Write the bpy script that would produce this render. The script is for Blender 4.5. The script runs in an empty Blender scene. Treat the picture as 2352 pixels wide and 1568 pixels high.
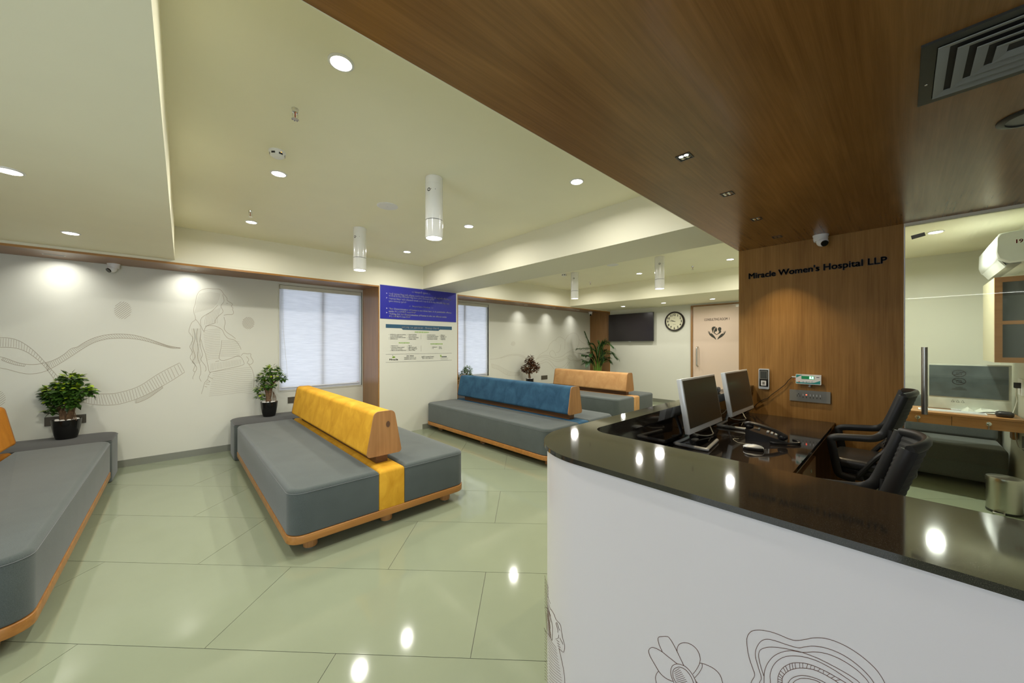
import bpy, bmesh, math, random, re
from mathutils import Vector, Matrix
random.seed(7)
R = math.radians
S = bpy.context.scene
COL = S.collection

# ------------------------------------------------------------------ camera, world, exposure
F_PX, YAW, HOR, CAM_H = 823.5, R(42.6), 791.6, 1.45
cam_d = bpy.data.cameras.new('camera'); cam = bpy.data.objects.new('camera', cam_d); COL.objects.link(cam)
cam_d.sensor_width = 36.0; cam_d.lens = F_PX / 2352 * 36.0; cam_d.shift_y = (HOR - 784) / 2352
cam_d.clip_start = 0.02; cam_d.clip_end = 100
cam.location = (0, 0, CAM_H); cam.rotation_euler = (R(90), 0, -YAW)
S.camera = cam
W = bpy.data.worlds.new('daylight'); S.world = W; W.use_nodes = True
W.node_tree.nodes['Background'].inputs[0].default_value = (0.80, 0.88, 1.0, 1)
W.node_tree.nodes['Background'].inputs[1].default_value = 4.0
S.view_settings.view_transform = 'Standard'; S.view_settings.look = 'None'
S.view_settings.exposure = 0.0; S.view_settings.gamma = 1.0; S.view_settings.use_curve_mapping = False
LAMP = 1.0           # common factor on all ceiling lamps
LC = (1.0, 0.965, 0.90)  # lamp colour

# pixel helpers: a pixel gives a direction, the wall / floor / ceiling it lies on gives the distance
_c, _s = math.cos(YAW), math.sin(YAW)
RIGHT = Vector((_c, -_s, 0)); FWD = Vector((_s, _c, 0))
def ray(px, py):
    r = (px - 1176) / F_PX; u = (HOR - py) / F_PX
    return Vector((r * _c + _s, -r * _s + _c, u))
CAMP = Vector((0, 0, CAM_H))
def atz(px, py, z): d = ray(px, py); return CAMP + d * ((z - CAM_H) / d.z)
def aty(px, py, y): d = ray(px, py); return CAMP + d * (y / d.y)
def atx(px, py, x): d = ray(px, py); return CAMP + d * (x / d.x)
def depth(p): return (Vector(p) - CAMP).dot(FWD)

# main levels and planes (metres)
ZC, ZH = 2.411, 2.798            # low and high ceiling
YN, YW = 5.585, 6.251            # pier face, mural wall
XF = 8.9                         # far wall
YB = 1.136                       # front edge of the timber ceiling
XP = 4.215                       # timber pillar / glass plane
XL, YK = -3.4, -2.4              # walls behind the camera

# ------------------------------------------------------------------ materials
def new_mat(name):
    m = bpy.data.materials.new(name); m.use_nodes = True
    return m, m.node_tree.nodes, m.node_tree.links, m.node_tree.nodes['Principled BSDF']
def plain(name, col, rough=0.5, metal=0.0, spec=0.5, noise=0.0, nscale=8.0, bump=0.0, coat=0.0, sheen=0.0):
    m, n, l, b = new_mat(name)
    b.inputs['Base Color'].default_value = (*col, 1); b.inputs['Roughness'].default_value = rough
    b.inputs['Metallic'].default_value = metal; b.inputs['Specular IOR Level'].default_value = spec
    b.inputs['Coat Weight'].default_value = coat; b.inputs['Coat Roughness'].default_value = 0.05
    b.inputs['Sheen Weight'].default_value = sheen
    if noise or bump:
        t = n.new('ShaderNodeTexCoord'); x = n.new('ShaderNodeTexNoise'); x.inputs['Scale'].default_value = nscale
        x.inputs['Detail'].default_value = 4
        l.new(t.outputs['Object'], x.inputs['Vector'])
        if noise:
            r = n.new('ShaderNodeValToRGB')
            r.color_ramp.elements[0].color = (*[c * (1 - noise) for c in col], 1)
            r.color_ramp.elements[1].color = (*[min(1, c * (1 + noise)) for c in col], 1)
            r.color_ramp.elements[0].position = 0.3; r.color_ramp.elements[1].position = 0.7
            l.new(x.outputs['Fac'], r.inputs['Fac']); l.new(r.outputs['Color'], b.inputs['Base Color'])
        if bump:
            k = n.new('ShaderNodeBump'); k.inputs['Strength'].default_value = bump; k.inputs['Distance'].default_value = 0.002
            l.new(x.outputs['Fac'], k.inputs['Height']); l.new(k.outputs['Normal'], b.inputs['Normal'])
    return m
def wood(name, c1, c2, axis=2, rough=0.35, fine=90, broad=2.2, coat=0.0):
    m, n, l, b = new_mat(name)
    t = n.new('ShaderNodeTexCoord'); mp = n.new('ShaderNodeMapping'); l.new(t.outputs['Object'], mp.inputs['Vector'])
    sc = [fine] * 3; sc[axis] = fine * 0.025; mp.inputs['Scale'].default_value = sc
    a = n.new('ShaderNodeTexNoise'); a.inputs['Scale'].default_value = 1; a.inputs['Detail'].default_value = 5; a.inputs['Roughness'].default_value = 0.7
    l.new(mp.outputs['Vector'], a.inputs['Vector'])
    mp2 = n.new('ShaderNodeMapping'); l.new(t.outputs['Object'], mp2.inputs['Vector'])
    s2 = [broad * 3] * 3; s2[axis] = broad * 0.5; mp2.inputs['Scale'].default_value = s2
    a2 = n.new('ShaderNodeTexNoise'); a2.inputs['Scale'].default_value = 1; a2.inputs['Detail'].default_value = 3; a2.inputs['Distortion'].default_value = 1.0
    l.new(mp2.outputs['Vector'], a2.inputs['Vector'])
    mx = n.new('ShaderNodeMix'); mx.data_type = 'FLOAT'; mx.inputs['Factor'].default_value = 0.45
    l.new(a.outputs['Fac'], mx.inputs['A']); l.new(a2.outputs['Fac'], mx.inputs['B'])
    r = n.new('ShaderNodeValToRGB'); r.color_ramp.elements[0].position = 0.32; r.color_ramp.elements[1].position = 0.68
    r.color_ramp.elements[0].color = (*c1, 1); r.color_ramp.elements[1].color = (*c2, 1)
    l.new(mx.outputs['Result'], r.inputs['Fac']); l.new(r.outputs['Color'], b.inputs['Base Color'])
    k = n.new('ShaderNodeBump'); k.inputs['Strength'].default_value = 0.08; k.inputs['Distance'].default_value = 0.001
    l.new(a.outputs['Fac'], k.inputs['Height']); l.new(k.outputs['Normal'], b.inputs['Normal'])
    b.inputs['Roughness'].default_value = rough; b.inputs['Coat Weight'].default_value = coat
    return m
def fabric(name, col, scale=420):
    m, n, l, b = new_mat(name)
    t = n.new('ShaderNodeTexCoord')
    a = n.new('ShaderNodeTexNoise'); a.inputs['Scale'].default_value = scale; a.inputs['Detail'].default_value = 2
    l.new(t.outputs['Object'], a.inputs['Vector'])
    a2 = n.new('ShaderNodeTexNoise'); a2.inputs['Scale'].default_value = 5; l.new(t.outputs['Object'], a2.inputs['Vector'])
    mx = n.new('ShaderNodeMix'); mx.data_type = 'FLOAT'; mx.inputs['Factor'].default_value = 0.25
    l.new(a.outputs['Fac'], mx.inputs['A']); l.new(a2.outputs['Fac'], mx.inputs['B'])
    r = n.new('ShaderNodeValToRGB'); r.color_ramp.elements[0].position = 0.3; r.color_ramp.elements[1].position = 0.7
    r.color_ramp.elements[0].color = (*[c * 0.72 for c in col], 1); r.color_ramp.elements[1].color = (*[c * 1.3 for c in col], 1)
    l.new(mx.outputs['Result'], r.inputs['Fac']); l.new(r.outputs['Color'], b.inputs['Base Color'])
    k = n.new('ShaderNodeBump'); k.inputs['Strength'].default_value = 0.25; k.inputs['Distance'].default_value = 0.001
    l.new(a.outputs['Fac'], k.inputs['Height']); l.new(k.outputs['Normal'], b.inputs['Normal'])
    b.inputs['Roughness'].default_value = 0.9; b.inputs['Sheen Weight'].default_value = 0.25; b.inputs['Specular IOR Level'].default_value = 0.25
    return m
def velvet(name, c1, c2):
    m, n, l, b = new_mat(name)
    t = n.new('ShaderNodeTexCoord'); mp = n.new('ShaderNodeMapping'); l.new(t.outputs['Object'], mp.inputs['Vector'])
    mp.inputs['Scale'].default_value = (9, 6, 4.5)
    a = n.new('ShaderNodeTexNoise'); a.inputs['Scale'].default_value = 1; a.inputs['Detail'].default_value = 6; a.inputs['Roughness'].default_value = 0.6
    a.inputs['Distortion'].default_value = 0.6
    l.new(mp.outputs['Vector'], a.inputs['Vector'])
    r = n.new('ShaderNodeValToRGB'); r.color_ramp.elements[0].position = 0.28; r.color_ramp.elements[1].position = 0.74
    r.color_ramp.elements[0].color = (*c1, 1); r.color_ramp.elements[1].color = (*c2, 1)
    l.new(a.outputs['Fac'], r.inputs['Fac']); l.new(r.outputs['Color'], b.inputs['Base Color'])
    b.inputs['Roughness'].default_value = 0.75; b.inputs['Sheen Weight'].default_value = 0.5; b.inputs['Sheen Roughness'].default_value = 0.4
    b.inputs['Sheen Tint'].default_value = (*c2, 1); b.inputs['Specular IOR Level'].default_value = 0.2
    return m
def granite(name, col, speck):
    m, n, l, b = new_mat(name)
    t = n.new('ShaderNodeTexCoord'); v = n.new('ShaderNodeTexNoise'); v.inputs['Scale'].default_value = 900; v.inputs['Detail'].default_value = 1
    l.new(t.outputs['Object'], v.inputs['Vector'])
    r = n.new('ShaderNodeValToRGB'); r.color_ramp.elements[0].position = 0.60; r.color_ramp.elements[1].position = 0.74
    r.color_ramp.elements[0].color = (*col, 1); r.color_ramp.elements[1].color = (*speck, 1)
    l.new(v.outputs['Fac'], r.inputs['Fac']); l.new(r.outputs['Color'], b.inputs['Base Color'])
    b.inputs['Roughness'].default_value = 0.055; b.inputs['IOR'].default_value = 1.7
    return m
def emit(name, col, k):
    m, n, l, b = new_mat(name)
    b.inputs['Base Color'].default_value = (*col, 1); b.inputs['Emission Color'].default_value = (*col, 1); b.inputs['Emission Strength'].default_value = k
    return m
def glass(name, tint=(1, 1, 1), refl=1.0):
    m = bpy.data.materials.new(name); m.use_nodes = True; n = m.node_tree.nodes; l = m.node_tree.links; n.clear()
    o = n.new('ShaderNodeOutputMaterial'); a = n.new('ShaderNodeBsdfTransparent'); g = n.new('ShaderNodeBsdfGlossy'); f = n.new('ShaderNodeFresnel'); x = n.new('ShaderNodeMixShader')
    f.inputs['IOR'].default_value = 1.45; a.inputs['Color'].default_value = (*tint, 1); g.inputs['Roughness'].default_value = 0.0
    l.new(f.outputs['Fac'], x.inputs['Fac']); l.new(a.outputs['BSDF'], x.inputs[1]); l.new(g.outputs['BSDF'], x.inputs[2]); l.new(x.outputs['Shader'], o.inputs['Surface'])
    return m
def blind_mat(name):
    m = bpy.data.materials.new(name); m.use_nodes = True; n = m.node_tree.nodes; l = m.node_tree.links; n.clear()
    o = n.new('ShaderNodeOutputMaterial'); t = n.new('ShaderNodeBsdfTranslucent'); d = n.new('ShaderNodeBsdfDiffuse'); x = n.new('ShaderNodeMixShader')
    tc = n.new('ShaderNodeTexCoord'); mp = n.new('ShaderNodeMapping'); mp.inputs['Scale'].default_value = (6, 6, 160)
    ns = n.new('ShaderNodeTexNoise'); ns.inputs['Scale'].default_value = 1; ns.inputs['Detail'].default_value = 3
    r = n.new('ShaderNodeValToRGB'); r.color_ramp.elements[0].position = 0.3; r.color_ramp.elements[1].position = 0.7
    r.color_ramp.elements[0].color = (0.64, 0.67, 0.73, 1); r.color_ramp.elements[1].color = (0.78, 0.81, 0.87, 1)
    l.new(tc.outputs['Object'], mp.inputs['Vector']); l.new(mp.outputs['Vector'], ns.inputs['Vector']); l.new(ns.outputs['Fac'], r.inputs['Fac'])
    l.new(r.outputs['Color'], t.inputs['Color']); l.new(r.outputs['Color'], d.inputs['Color'])
    x.inputs['Fac'].default_value = 0.70
    l.new(t.outputs['BSDF'], x.inputs[1]); l.new(d.outputs['BSDF'], x.inputs[2]); l.new(x.outputs['Shader'], o.inputs['Surface'])
    return m
M = {}
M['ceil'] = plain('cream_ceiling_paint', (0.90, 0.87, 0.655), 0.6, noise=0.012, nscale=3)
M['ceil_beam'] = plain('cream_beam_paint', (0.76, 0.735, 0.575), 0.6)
M['wall'] = plain('warm_white_wall_laminate', (0.64, 0.64, 0.54), 0.42, noise=0.01, nscale=2)
M['base'] = plain('grey_green_skirting', (0.20, 0.205, 0.155), 0.3)
M['grout'] = plain('dark_grout', (0.10, 0.10, 0.08), 0.8)
M['tile'] = plain('polished_tile', (0.262, 0.295, 0.195), 0.07, noise=0.03, nscale=2.5, spec=0.5)
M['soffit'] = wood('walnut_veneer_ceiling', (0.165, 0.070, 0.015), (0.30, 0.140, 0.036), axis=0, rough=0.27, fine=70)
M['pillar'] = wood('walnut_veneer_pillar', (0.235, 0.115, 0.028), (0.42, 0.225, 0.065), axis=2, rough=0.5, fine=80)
M['pillar'].node_tree.nodes['Principled BSDF'].inputs['Specular IOR Level'].default_value = 0.2
M['niche_wood'] = wood('walnut_veneer_lining', (0.19, 0.09, 0.035), (0.30, 0.16, 0.07), axis=0, rough=0.35, fine=60)
M['jamb_wood'] = wood('walnut_veneer_jamb', (0.22, 0.11, 0.035), (0.36, 0.19, 0.07), axis=2, rough=0.35, fine=60)
M['lip'] = wood('teak_lipping', (0.28, 0.12, 0.015), (0.42, 0.20, 0.035), axis=0, rough=0.4)
M['teak'] = wood('teak', (0.27, 0.105, 0.018), (0.46, 0.21, 0.045), axis=1, rough=0.38, fine=45, broad=3)
M['teak_x'] = wood('teak_cross_grain', (0.27, 0.105, 0.018), (0.46, 0.21, 0.045), axis=0, rough=0.38, fine=45, broad=3)
M['teak_end'] = wood('teak_end_panel', (0.25, 0.11, 0.03), (0.42, 0.205, 0.065), axis=2, rough=0.38, fine=40, broad=3)
M['rail_wood'] = wood('dark_teak_rail', (0.09, 0.035, 0.008), (0.17, 0.07, 0.015), axis=1, rough=0.45)
M['grey'] = fabric('charcoal_weave', (0.068, 0.082, 0.075))
M['grey_dark'] = fabric('dark_charcoal_weave', (0.030, 0.032, 0.029))
M['piping'] = plain('grey_piping', (0.16, 0.17, 0.165), 0.8)
M['yellow'] = velvet('mustard_velvet', (0.50, 0.235, 0.010), (0.74, 0.41, 0.035))
M['blue'] = velvet('teal_blue_velvet', (0.016, 0.055, 0.105), (0.045, 0.125, 0.205))
M['tan'] = velvet('tan_velvet', (0.46, 0.235, 0.085), (0.62, 0.36, 0.15))
M['orange'] = velvet('rust_orange_velvet', (0.30, 0.10, 0.006), (0.50, 0.20, 0.018))
M['granite'] = granite('black_granite', (0.020, 0.018, 0.014), (0.12, 0.11, 0.085))
M['granite_desk'] = granite('black_desk_granite', (0.014, 0.012, 0.011), (0.075, 0.06, 0.05))
M['counter_white'] = plain('white_gloss_laminate', (0.66, 0.635, 0.63), 0.28, coat=0.15, noise=0.008, nscale=2)
M['art_line'] = plain('brown_print', (0.09, 0.028, 0.012), 0.5)
M['mural_line'] = plain('taupe_print', (0.36, 0.315, 0.23), 0.6)
M['mural_faint'] = plain('faint_taupe_print', (0.48, 0.455, 0.36), 0.6)
M['white'] = plain('white_plastic', (0.80, 0.80, 0.78), 0.35)
M['white_gloss'] = plain('white_gloss_enamel', (0.80, 0.79, 0.74), 0.12, coat=0.3)
M['black'] = plain('black_plastic', (0.018, 0.018, 0.019), 0.35)
M['black_gloss'] = plain('black_gloss', (0.008, 0.008, 0.008), 0.08)
M['letter'] = plain('black_acrylic', (0.006, 0.006, 0.007), 0.4)
M['ink'] = plain('black_ink', (0.02, 0.02, 0.02), 0.6)
M['dark_metal'] = plain('dark_metal', (0.06, 0.063, 0.058), 0.4, metal=0.6)
M['vane'] = plain('grey_painted_vane', (0.26, 0.27, 0.25), 0.45)
M['steel'] = plain('brushed_steel', (0.55, 0.54, 0.48), 0.28, metal=1.0, bump=0.05, nscale=60)
M['chrome'] = plain('chrome', (0.75, 0.75, 0.74), 0.12, metal=1.0)
M['silver'] = plain('silver_plastic', (0.60, 0.64, 0.66), 0.35, metal=0.25)
M['screen'] = plain('matt_black_screen', (0.028, 0.026, 0.018), 0.32)
M['tv_screen'] = plain('tv_screen', (0.018, 0.014, 0.016), 0.22)
M['cable_white'] = plain('off_white_cable', (0.55, 0.54, 0.45), 0.5)
M['cable_black'] = plain('black_cable', (0.02, 0.016, 0.012), 0.5)
M['lens'] = emit('lamp_lens', (1.0, 0.98, 0.95), 14)
M['led_line'] = emit('led_line_lens', (1.0, 0.99, 0.97), 22)
M['blind'] = blind_mat('backlit_blind_fabric')
M['blind_box'] = plain('blind_cassette', (0.62, 0.61, 0.49), 0.5)
M['alu'] = plain('white_aluminium', (0.70, 0.71, 0.72), 0.35)
M['glass'] = glass('clear_glass', (0.93, 0.98, 0.94))
M['pane'] = glass('window_pane')
M['sign_blue'] = plain('royal_blue_vinyl', (0.020, 0.022, 0.30), 0.35)
M['sign_teal'] = plain('teal_vinyl', (0.022, 0.085, 0.145), 0.5)
M['sign_green'] = plain('leaf_green_vinyl', (0.23, 0.40, 0.035), 0.5)
M['sign_white'] = plain('white_vinyl', (0.85, 0.85, 0.85), 0.5)
M['sign_grey'] = plain('grey_print', (0.12, 0.13, 0.12), 0.6)
M['door_leaf'] = plain('frosted_pink_glass', (0.66, 0.52, 0.40), 0.12, coat=0.2)
M['door_print'] = plain('dark_olive_print', (0.035, 0.034, 0.022), 0.5)
M['plate'] = plain('bronze_grey_plate', (0.10, 0.088, 0.062), 0.35, metal=0.3)
M['plate_grey'] = plain('grey_switch_plate', (0.23, 0.225, 0.19), 0.35, metal=0.2)
M['pot'] = plain('black_ceramic', (0.009, 0.009, 0.008), 0.16)
M['soil'] = plain('dark_soil', (0.03, 0.022, 0.014), 0.9)
M['pebble'] = plain('white_pebble', (0.74, 0.72, 0.66), 0.5)
M['bark'] = plain('bark', (0.13, 0.075, 0.035), 0.85, noise=0.4, nscale=40, bump=0.6)
M['leaf'] = plain('dark_green_leaf', (0.045, 0.11, 0.014), 0.4, noise=0.4, nscale=14)
M['leaf_young'] = plain('yellow_green_leaf', (0.32, 0.45, 0.02), 0.4, noise=0.25, nscale=14)
M['leaf_pale'] = plain('pale_green_leaf', (0.16, 0.25, 0.11), 0.45, noise=0.4, nscale=14)
M['leaf_brown'] = plain('bronze_leaf', (0.11, 0.045, 0.016), 0.45, noise=0.4, nscale=14)
M['leaf_palm'] = plain('palm_leaf', (0.032, 0.095, 0.022), 0.4, noise=0.35, nscale=6)
M['stem_palm'] = plain('palm_stem', (0.13, 0.26, 0.03), 0.45)
M['mesh'] = plain('black_mesh_fabric', (0.045, 0.046, 0.044), 0.6)
M['chair_frame'] = plain('black_nylon', (0.022, 0.023, 0.023), 0.38)
M['leather'] = plain('black_leatherette', (0.03, 0.032, 0.034), 0.32, bump=0.1, nscale=200)
M['lock'] = plain('nickel_lock', (0.6, 0.6, 0.56), 0.25, metal=1.0)
M['pedestal'] = wood('light_walnut_veneer', (0.24, 0.115, 0.035), (0.36, 0.19, 0.07), axis=2, rough=0.4, fine=70)
M['teal_print'] = plain('teal_panel', (0.02, 0.30, 0.28), 0.4)
M['display_green'] = emit('green_led_window', (0.0, 0.18, 0.055), 0.35)
M['digit'] = emit('led_digits', (0.45, 1.0, 0.65), 6)
M['led_red'] = emit('red_led', (1.0, 0.10, 0.05), 3)
M['led_amber'] = emit('amber_led', (1.0, 0.5, 0.05), 2)
M['red_knob'] = plain('red_plastic', (0.5, 0.06, 0.03), 0.4)
M['orange_key'] = plain('orange_key', (0.75, 0.20, 0.03), 0.4)
M['desk_wood'] = wood('oak_desk', (0.26, 0.115, 0.035), (0.42, 0.21, 0.075), axis=1, rough=0.35, fine=40)
M['cab_side'] = plain('pale_cabinet_laminate', (0.50, 0.46, 0.31), 0.5)
M['dark_glass'] = plain('dark_cabinet_glass', (0.055, 0.062, 0.060), 0.06)
M['wrap_grey'] = plain('film_covered_panel', (0.085, 0.105, 0.105), 0.22, noise=0.25, nscale=6, bump=0.5)
M['wrap_white'] = plain('film_covered_white', (0.52, 0.54, 0.46), 0.25, noise=0.15, nscale=9, bump=0.4)
M['number_red'] = plain('red_print', (0.55, 0.03, 0.02), 0.5)
M['ac_white'] = plain('air_conditioner_white', (0.80, 0.82, 0.80), 0.25)
M['sofa'] = fabric('slate_fabric', (0.10, 0.112, 0.106))
M['clock_face'] = plain('clock_face', (0.62, 0.60, 0.42), 0.4)
M['clock_rim'] = plain('dark_brown_rim', (0.018, 0.012, 0.008), 0.3)
M['strip_metal'] = plain('white_strip', (0.95, 0.96, 0.95), 0.4)
M['tape'] = plain('grey_tape', (0.18, 0.18, 0.14), 0.5)
M['brass'] = plain('brass_red_bulb', (0.35, 0.05, 0.02), 0.3)

# ------------------------------------------------------------------ mesh building
class MB:
    def __init__(s): s.v = []; s.f = []; s.x = None
    def add(s, vs, fs):
        k = len(s.v)
        s.v += [tuple(s.x @ Vector(p)) if s.x else tuple(p) for p in vs]
        s.f += [tuple(i + k for i in f) for f in fs]; return s
    def box(s, x0, x1, y0, y1, z0, z1):
        return s.add([(x0, y0, z0), (x1, y0, z0), (x1, y1, z0), (x0, y1, z0), (x0, y0, z1), (x1, y0, z1), (x1, y1, z1), (x0, y1, z1)],
                     [(3, 2, 1, 0), (4, 5, 6, 7), (0, 1, 5, 4), (1, 2, 6, 5), (2, 3, 7, 6), (3, 0, 4, 7)])
    def loft(s, rings, cap=True):
        n = len(rings[0]); vs = [p for r in rings for p in r]; fs = []
        for i in range(len(rings) - 1):
            for j in range(n):
                a = i * n + j; b = i * n + (j + 1) % n; fs.append((a, b, b + n, a + n))
        if cap: fs.append(tuple(range(n - 1, -1, -1))); fs.append(tuple(range((len(rings) - 1) * n, len(rings) * n)))
        return s.add(vs, fs)
    def prism(s, poly, w0, w1, m=lambda u, v, w: (u, v, w)):
        return s.loft([[m(u, v, w0) for u, v in poly], [m(u, v, w1) for u, v in poly]])
    def pillow(s, outline, z0, z1, rt, rb=None, n=3):
        # outline(inset) -> list of (x,y); rounded top / bottom edges
        rb = rt if rb is None else rb; rings = []
        for i in range(n + 1):
            a = math.pi / 2 * i / n
            rings.append([(x, y, z0 + rb * (1 - math.sin(a))) for x, y in outline(rb * (1 - math.cos(a)))][:]) if False else None
        rings = []
        for i in range(n + 1):
            a = math.pi / 2 * (i / n); ins = rb * (1 - math.sin(a)); z = z0 + rb * (1 - math.cos(a))
            rings.append([(x, y, z) for x, y in outline(ins)])
        for i in range(n + 1):
            a = math.pi / 2 * (i / n); ins = rt * (1 - math.cos(a)); z = z1 - rt + rt * math.sin(a)
            rings.append([(x, y, z) for x, y in outline(ins)])
        return s.loft(rings)
    def tube(s, path, r, n=8, closed=False, flat=None):
        P = [Vector(p) for p in path]; rs = r if isinstance(r, (list, tuple)) else [r] * len(P); rings = []
        up = None
        for i, p in enumerate(P):
            a = P[(i - 1) % len(P)] if (i > 0 or closed) else P[0]; b = P[(i + 1) % len(P)] if (i < len(P) - 1 or closed) else P[-1]
            t = (b - a).normalized()
            if up is None:
                up = Vector((0, 0, 1)) if abs(t.z) < 0.9 else Vector((1, 0, 0))
            u = (up - t * up.dot(t)); u = u.normalized() if u.length > 1e-6 else t.orthogonal().normalized()
            up = u; w = t.cross(u)
            fl = flat or (1, 1)
            rings.append([tuple(p + (u * math.cos(k) * fl[0] + w * math.sin(k) * fl[1]) * rs[i]) for k in [2 * math.pi * j / n for j in range(n)]])
        if closed: rings.append(rings[0])
        return s.loft(rings, cap=not closed)
    def lathe(s, prof, n=24, c=(0, 0, 0), cap=True):
        return s.loft([[(c[0] + r * math.cos(2 * math.pi * j / n), c[1] + r * math.sin(2 * math.pi * j / n), c[2] + z) for j in range(n)] for r, z in prof], cap)
    def ball(s, c, r, n=10, m=6):
        rx, ry, rz = r if isinstance(r, (list, tuple)) else (r, r, r)
        rings = []
        for i in range(1, m):
            a = -math.pi / 2 + math.pi * i / m
            rings.append([(c[0] + rx * math.cos(a) * math.cos(2 * math.pi * j / n), c[1] + ry * math.cos(a) * math.sin(2 * math.pi * j / n), c[2] + rz * math.sin(a)) for j in range(n)])
        return s.loft(rings)
    def build(s, name, mat, parent=None, world=False, smooth=40, loc=None):
        me = bpy.data.meshes.new(name); me.from_pydata(s.v, [], s.f); me.validate()
        b = bmesh.new(); b.from_mesh(me); bmesh.ops.recalc_face_normals(b, faces=b.faces); b.to_mesh(me); b.free()
        if smooth: me.shade_smooth(); me.set_sharp_from_angle(angle=R(smooth))
        o = bpy.data.objects.new(name, me); COL.objects.link(o)
        me.materials.append(M[mat] if isinstance(mat, str) else mat)
        if parent:
            o.parent = parent
            if world: o.location = -Vector(parent.location) if not loc else loc
        elif loc: o.location = loc
        return o
def rr(x0, x1, y0, y1, r, n=5):
    """rounded rectangle as a function of inset; r = one radius or four (x0y0, x1y0, x1y1, x0y1)"""
    q = r if isinstance(r, (list, tuple)) else [r] * 4
    def f(ins=0.0):
        X0, X1, Y0, Y1 = x0 + ins, x1 - ins, y0 + ins, y1 - ins; out = []
        for (cx, cy, sx, sy, a0, rad) in ((X0, Y0, 1, 1, math.pi, q[0]), (X1, Y0, -1, 1, 1.5 * math.pi, q[1]), (X1, Y1, -1, -1, 0, q[2]), (X0, Y1, 1, -1, 0.5 * math.pi, q[3])):
            rad = max(rad - ins, 0.002)
            for i in range(n + 1):
                a = a0 + math.pi / 2 * i / n
                out.append((cx + sx * rad + rad * math.cos(a), cy + sy * rad + rad * math.sin(a)))
        return out
    return f
def mesh_tag(o, label, cat, group=None):
    o['label'] = label; o['category'] = cat
    if group: o['group'] = group
    return o
def thing(name, label, cat, loc=(0, 0, 0), rotz=0.0, group=None):
    o = bpy.data.objects.new(name, None); COL.objects.link(o); o.empty_display_size = 0.05
    o.location = loc; o.rotation_euler = (0, 0, rotz)
    return mesh_tag(o, label, cat, group)
def struct(o): o['kind'] = 'structure'; return o
def dup(root, loc, label=None, rotz=None):
    r = root.copy(); COL.objects.link(r); r.location = loc
    if label: r['label'] = label
    if rotz is not None: r.rotation_euler = (0, 0, rotz)
    for ch in list(root.children):
        c = ch.copy(); COL.objects.link(c); c.parent = r
        for g in list(ch.children):
            d = g.copy(); COL.objects.link(d); d.parent = c
    return r
def area_lamp(parent, name, size, power, loc, shape='DISK', size_y=None, spread=150, col=LC, rot=(0, 0, 0)):
    d = bpy.data.lights.new(name, 'AREA'); d.shape = shape; d.size = size
    if size_y: d.size_y = size_y
    d.energy = power * LAMP; d.color = col; d.spread = R(spread)
    o = bpy.data.objects.new(name, d); COL.objects.link(o); o.parent = parent; o.location = loc; o.rotation_euler = rot
    return o
def text_data(body, size=1.0, extrude=0.0, fit=None, bold=0.0, space=1.0):
    body = re.sub('([\u0a95-\u0ab9](?:\u0acd[\u0a95-\u0ab9])*)\u0abf', '\u0abf\\1', body)   # short i stands before its consonant
    c = bpy.data.curves.new('text', 'FONT'); c.body = body; c.size = size; c.extrude = extrude; c.space_character = space; c.resolution_u = 3
    o = bpy.data.objects.new('text', c); COL.objects.link(o); bpy.context.view_layer.update()
    me = bpy.data.meshes.new_from_object(o.evaluated_get(bpy.context.evaluated_depsgraph_get()))
    COL.objects.unlink(o); bpy.data.objects.remove(o); bpy.data.curves.remove(c)
    if bold:              # heavier strokes: the same outlines set again a hair apart
        bm = bmesh.new()
        for dx, dy in ((-bold, 0), (bold, 0), (0, bold), (0, -bold)):
            q = me.copy(); q.transform(Matrix.Translation((dx, dy, 0))); bm.from_mesh(q); bpy.data.meshes.remove(q)
        bm.to_mesh(me); bm.free()
    if me.vertices:
        xs = [v.co.x for v in me.vertices]; x0, x1 = min(xs), max(xs); k = (fit / (x1 - x0)) if fit else 1.0
        for v in me.vertices: v.co.x = (v.co.x - x0) * k
    return me
def text_obj(name, body, loc, rot, mat, parent, **kw):
    me = text_data(body, **kw); me.materials.append(M[mat]); o = bpy.data.objects.new(name, me); COL.objects.link(o)
    o.location = loc; o.rotation_euler = rot
    if parent: o.parent = parent; o.location = Vector(loc) - Vector(parent.location)
    return o
FACE_Y = (R(90), 0, 0)            # lettering on a surface that faces -Y
FACE_X = (R(90), 0, R(-90))       # lettering on a surface that faces -X
def ribbon(mb, pts, w, m):
    """flat strip of width w along 2-D polyline pts; m maps (u,v) to 3-D"""
    P = [Vector((p[0], p[1])) for p in pts]; n = len(P); L = []; Rr = []
    for i, p in enumerate(P):
        t = (P[min(i + 1, n - 1)] - P[max(i - 1, 0)])
        if t.length < 1e-9: t = Vector((1, 0))
        t.normalize(); k = Vector((-t.y, t.x)) * w / 2
        L.append(m(*(p + k))); Rr.append(m(*(p - k)))
    mb.add(L + Rr, [(i, i + 1, n + i + 1, n + i) for i in range(n - 1)])
def smooth_line(pts, k=4):
    out = []; n = len(pts)
    for i in range(n - 1):
        p0, p1, p2, p3 = [Vector(pts[max(0, min(n - 1, i + j))]) for j in (-1, 0, 1, 2)]
        for q in range(k):
            t = q / k
            out.append(0.5 * ((2 * p1) + (p2 - p0) * t + (2 * p0 - 5 * p1 + 4 * p2 - p3) * t * t + (3 * p1 - p0 - 3 * p2 + p3) * t ** 3))
    out.append(Vector(pts[-1])); return out

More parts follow.
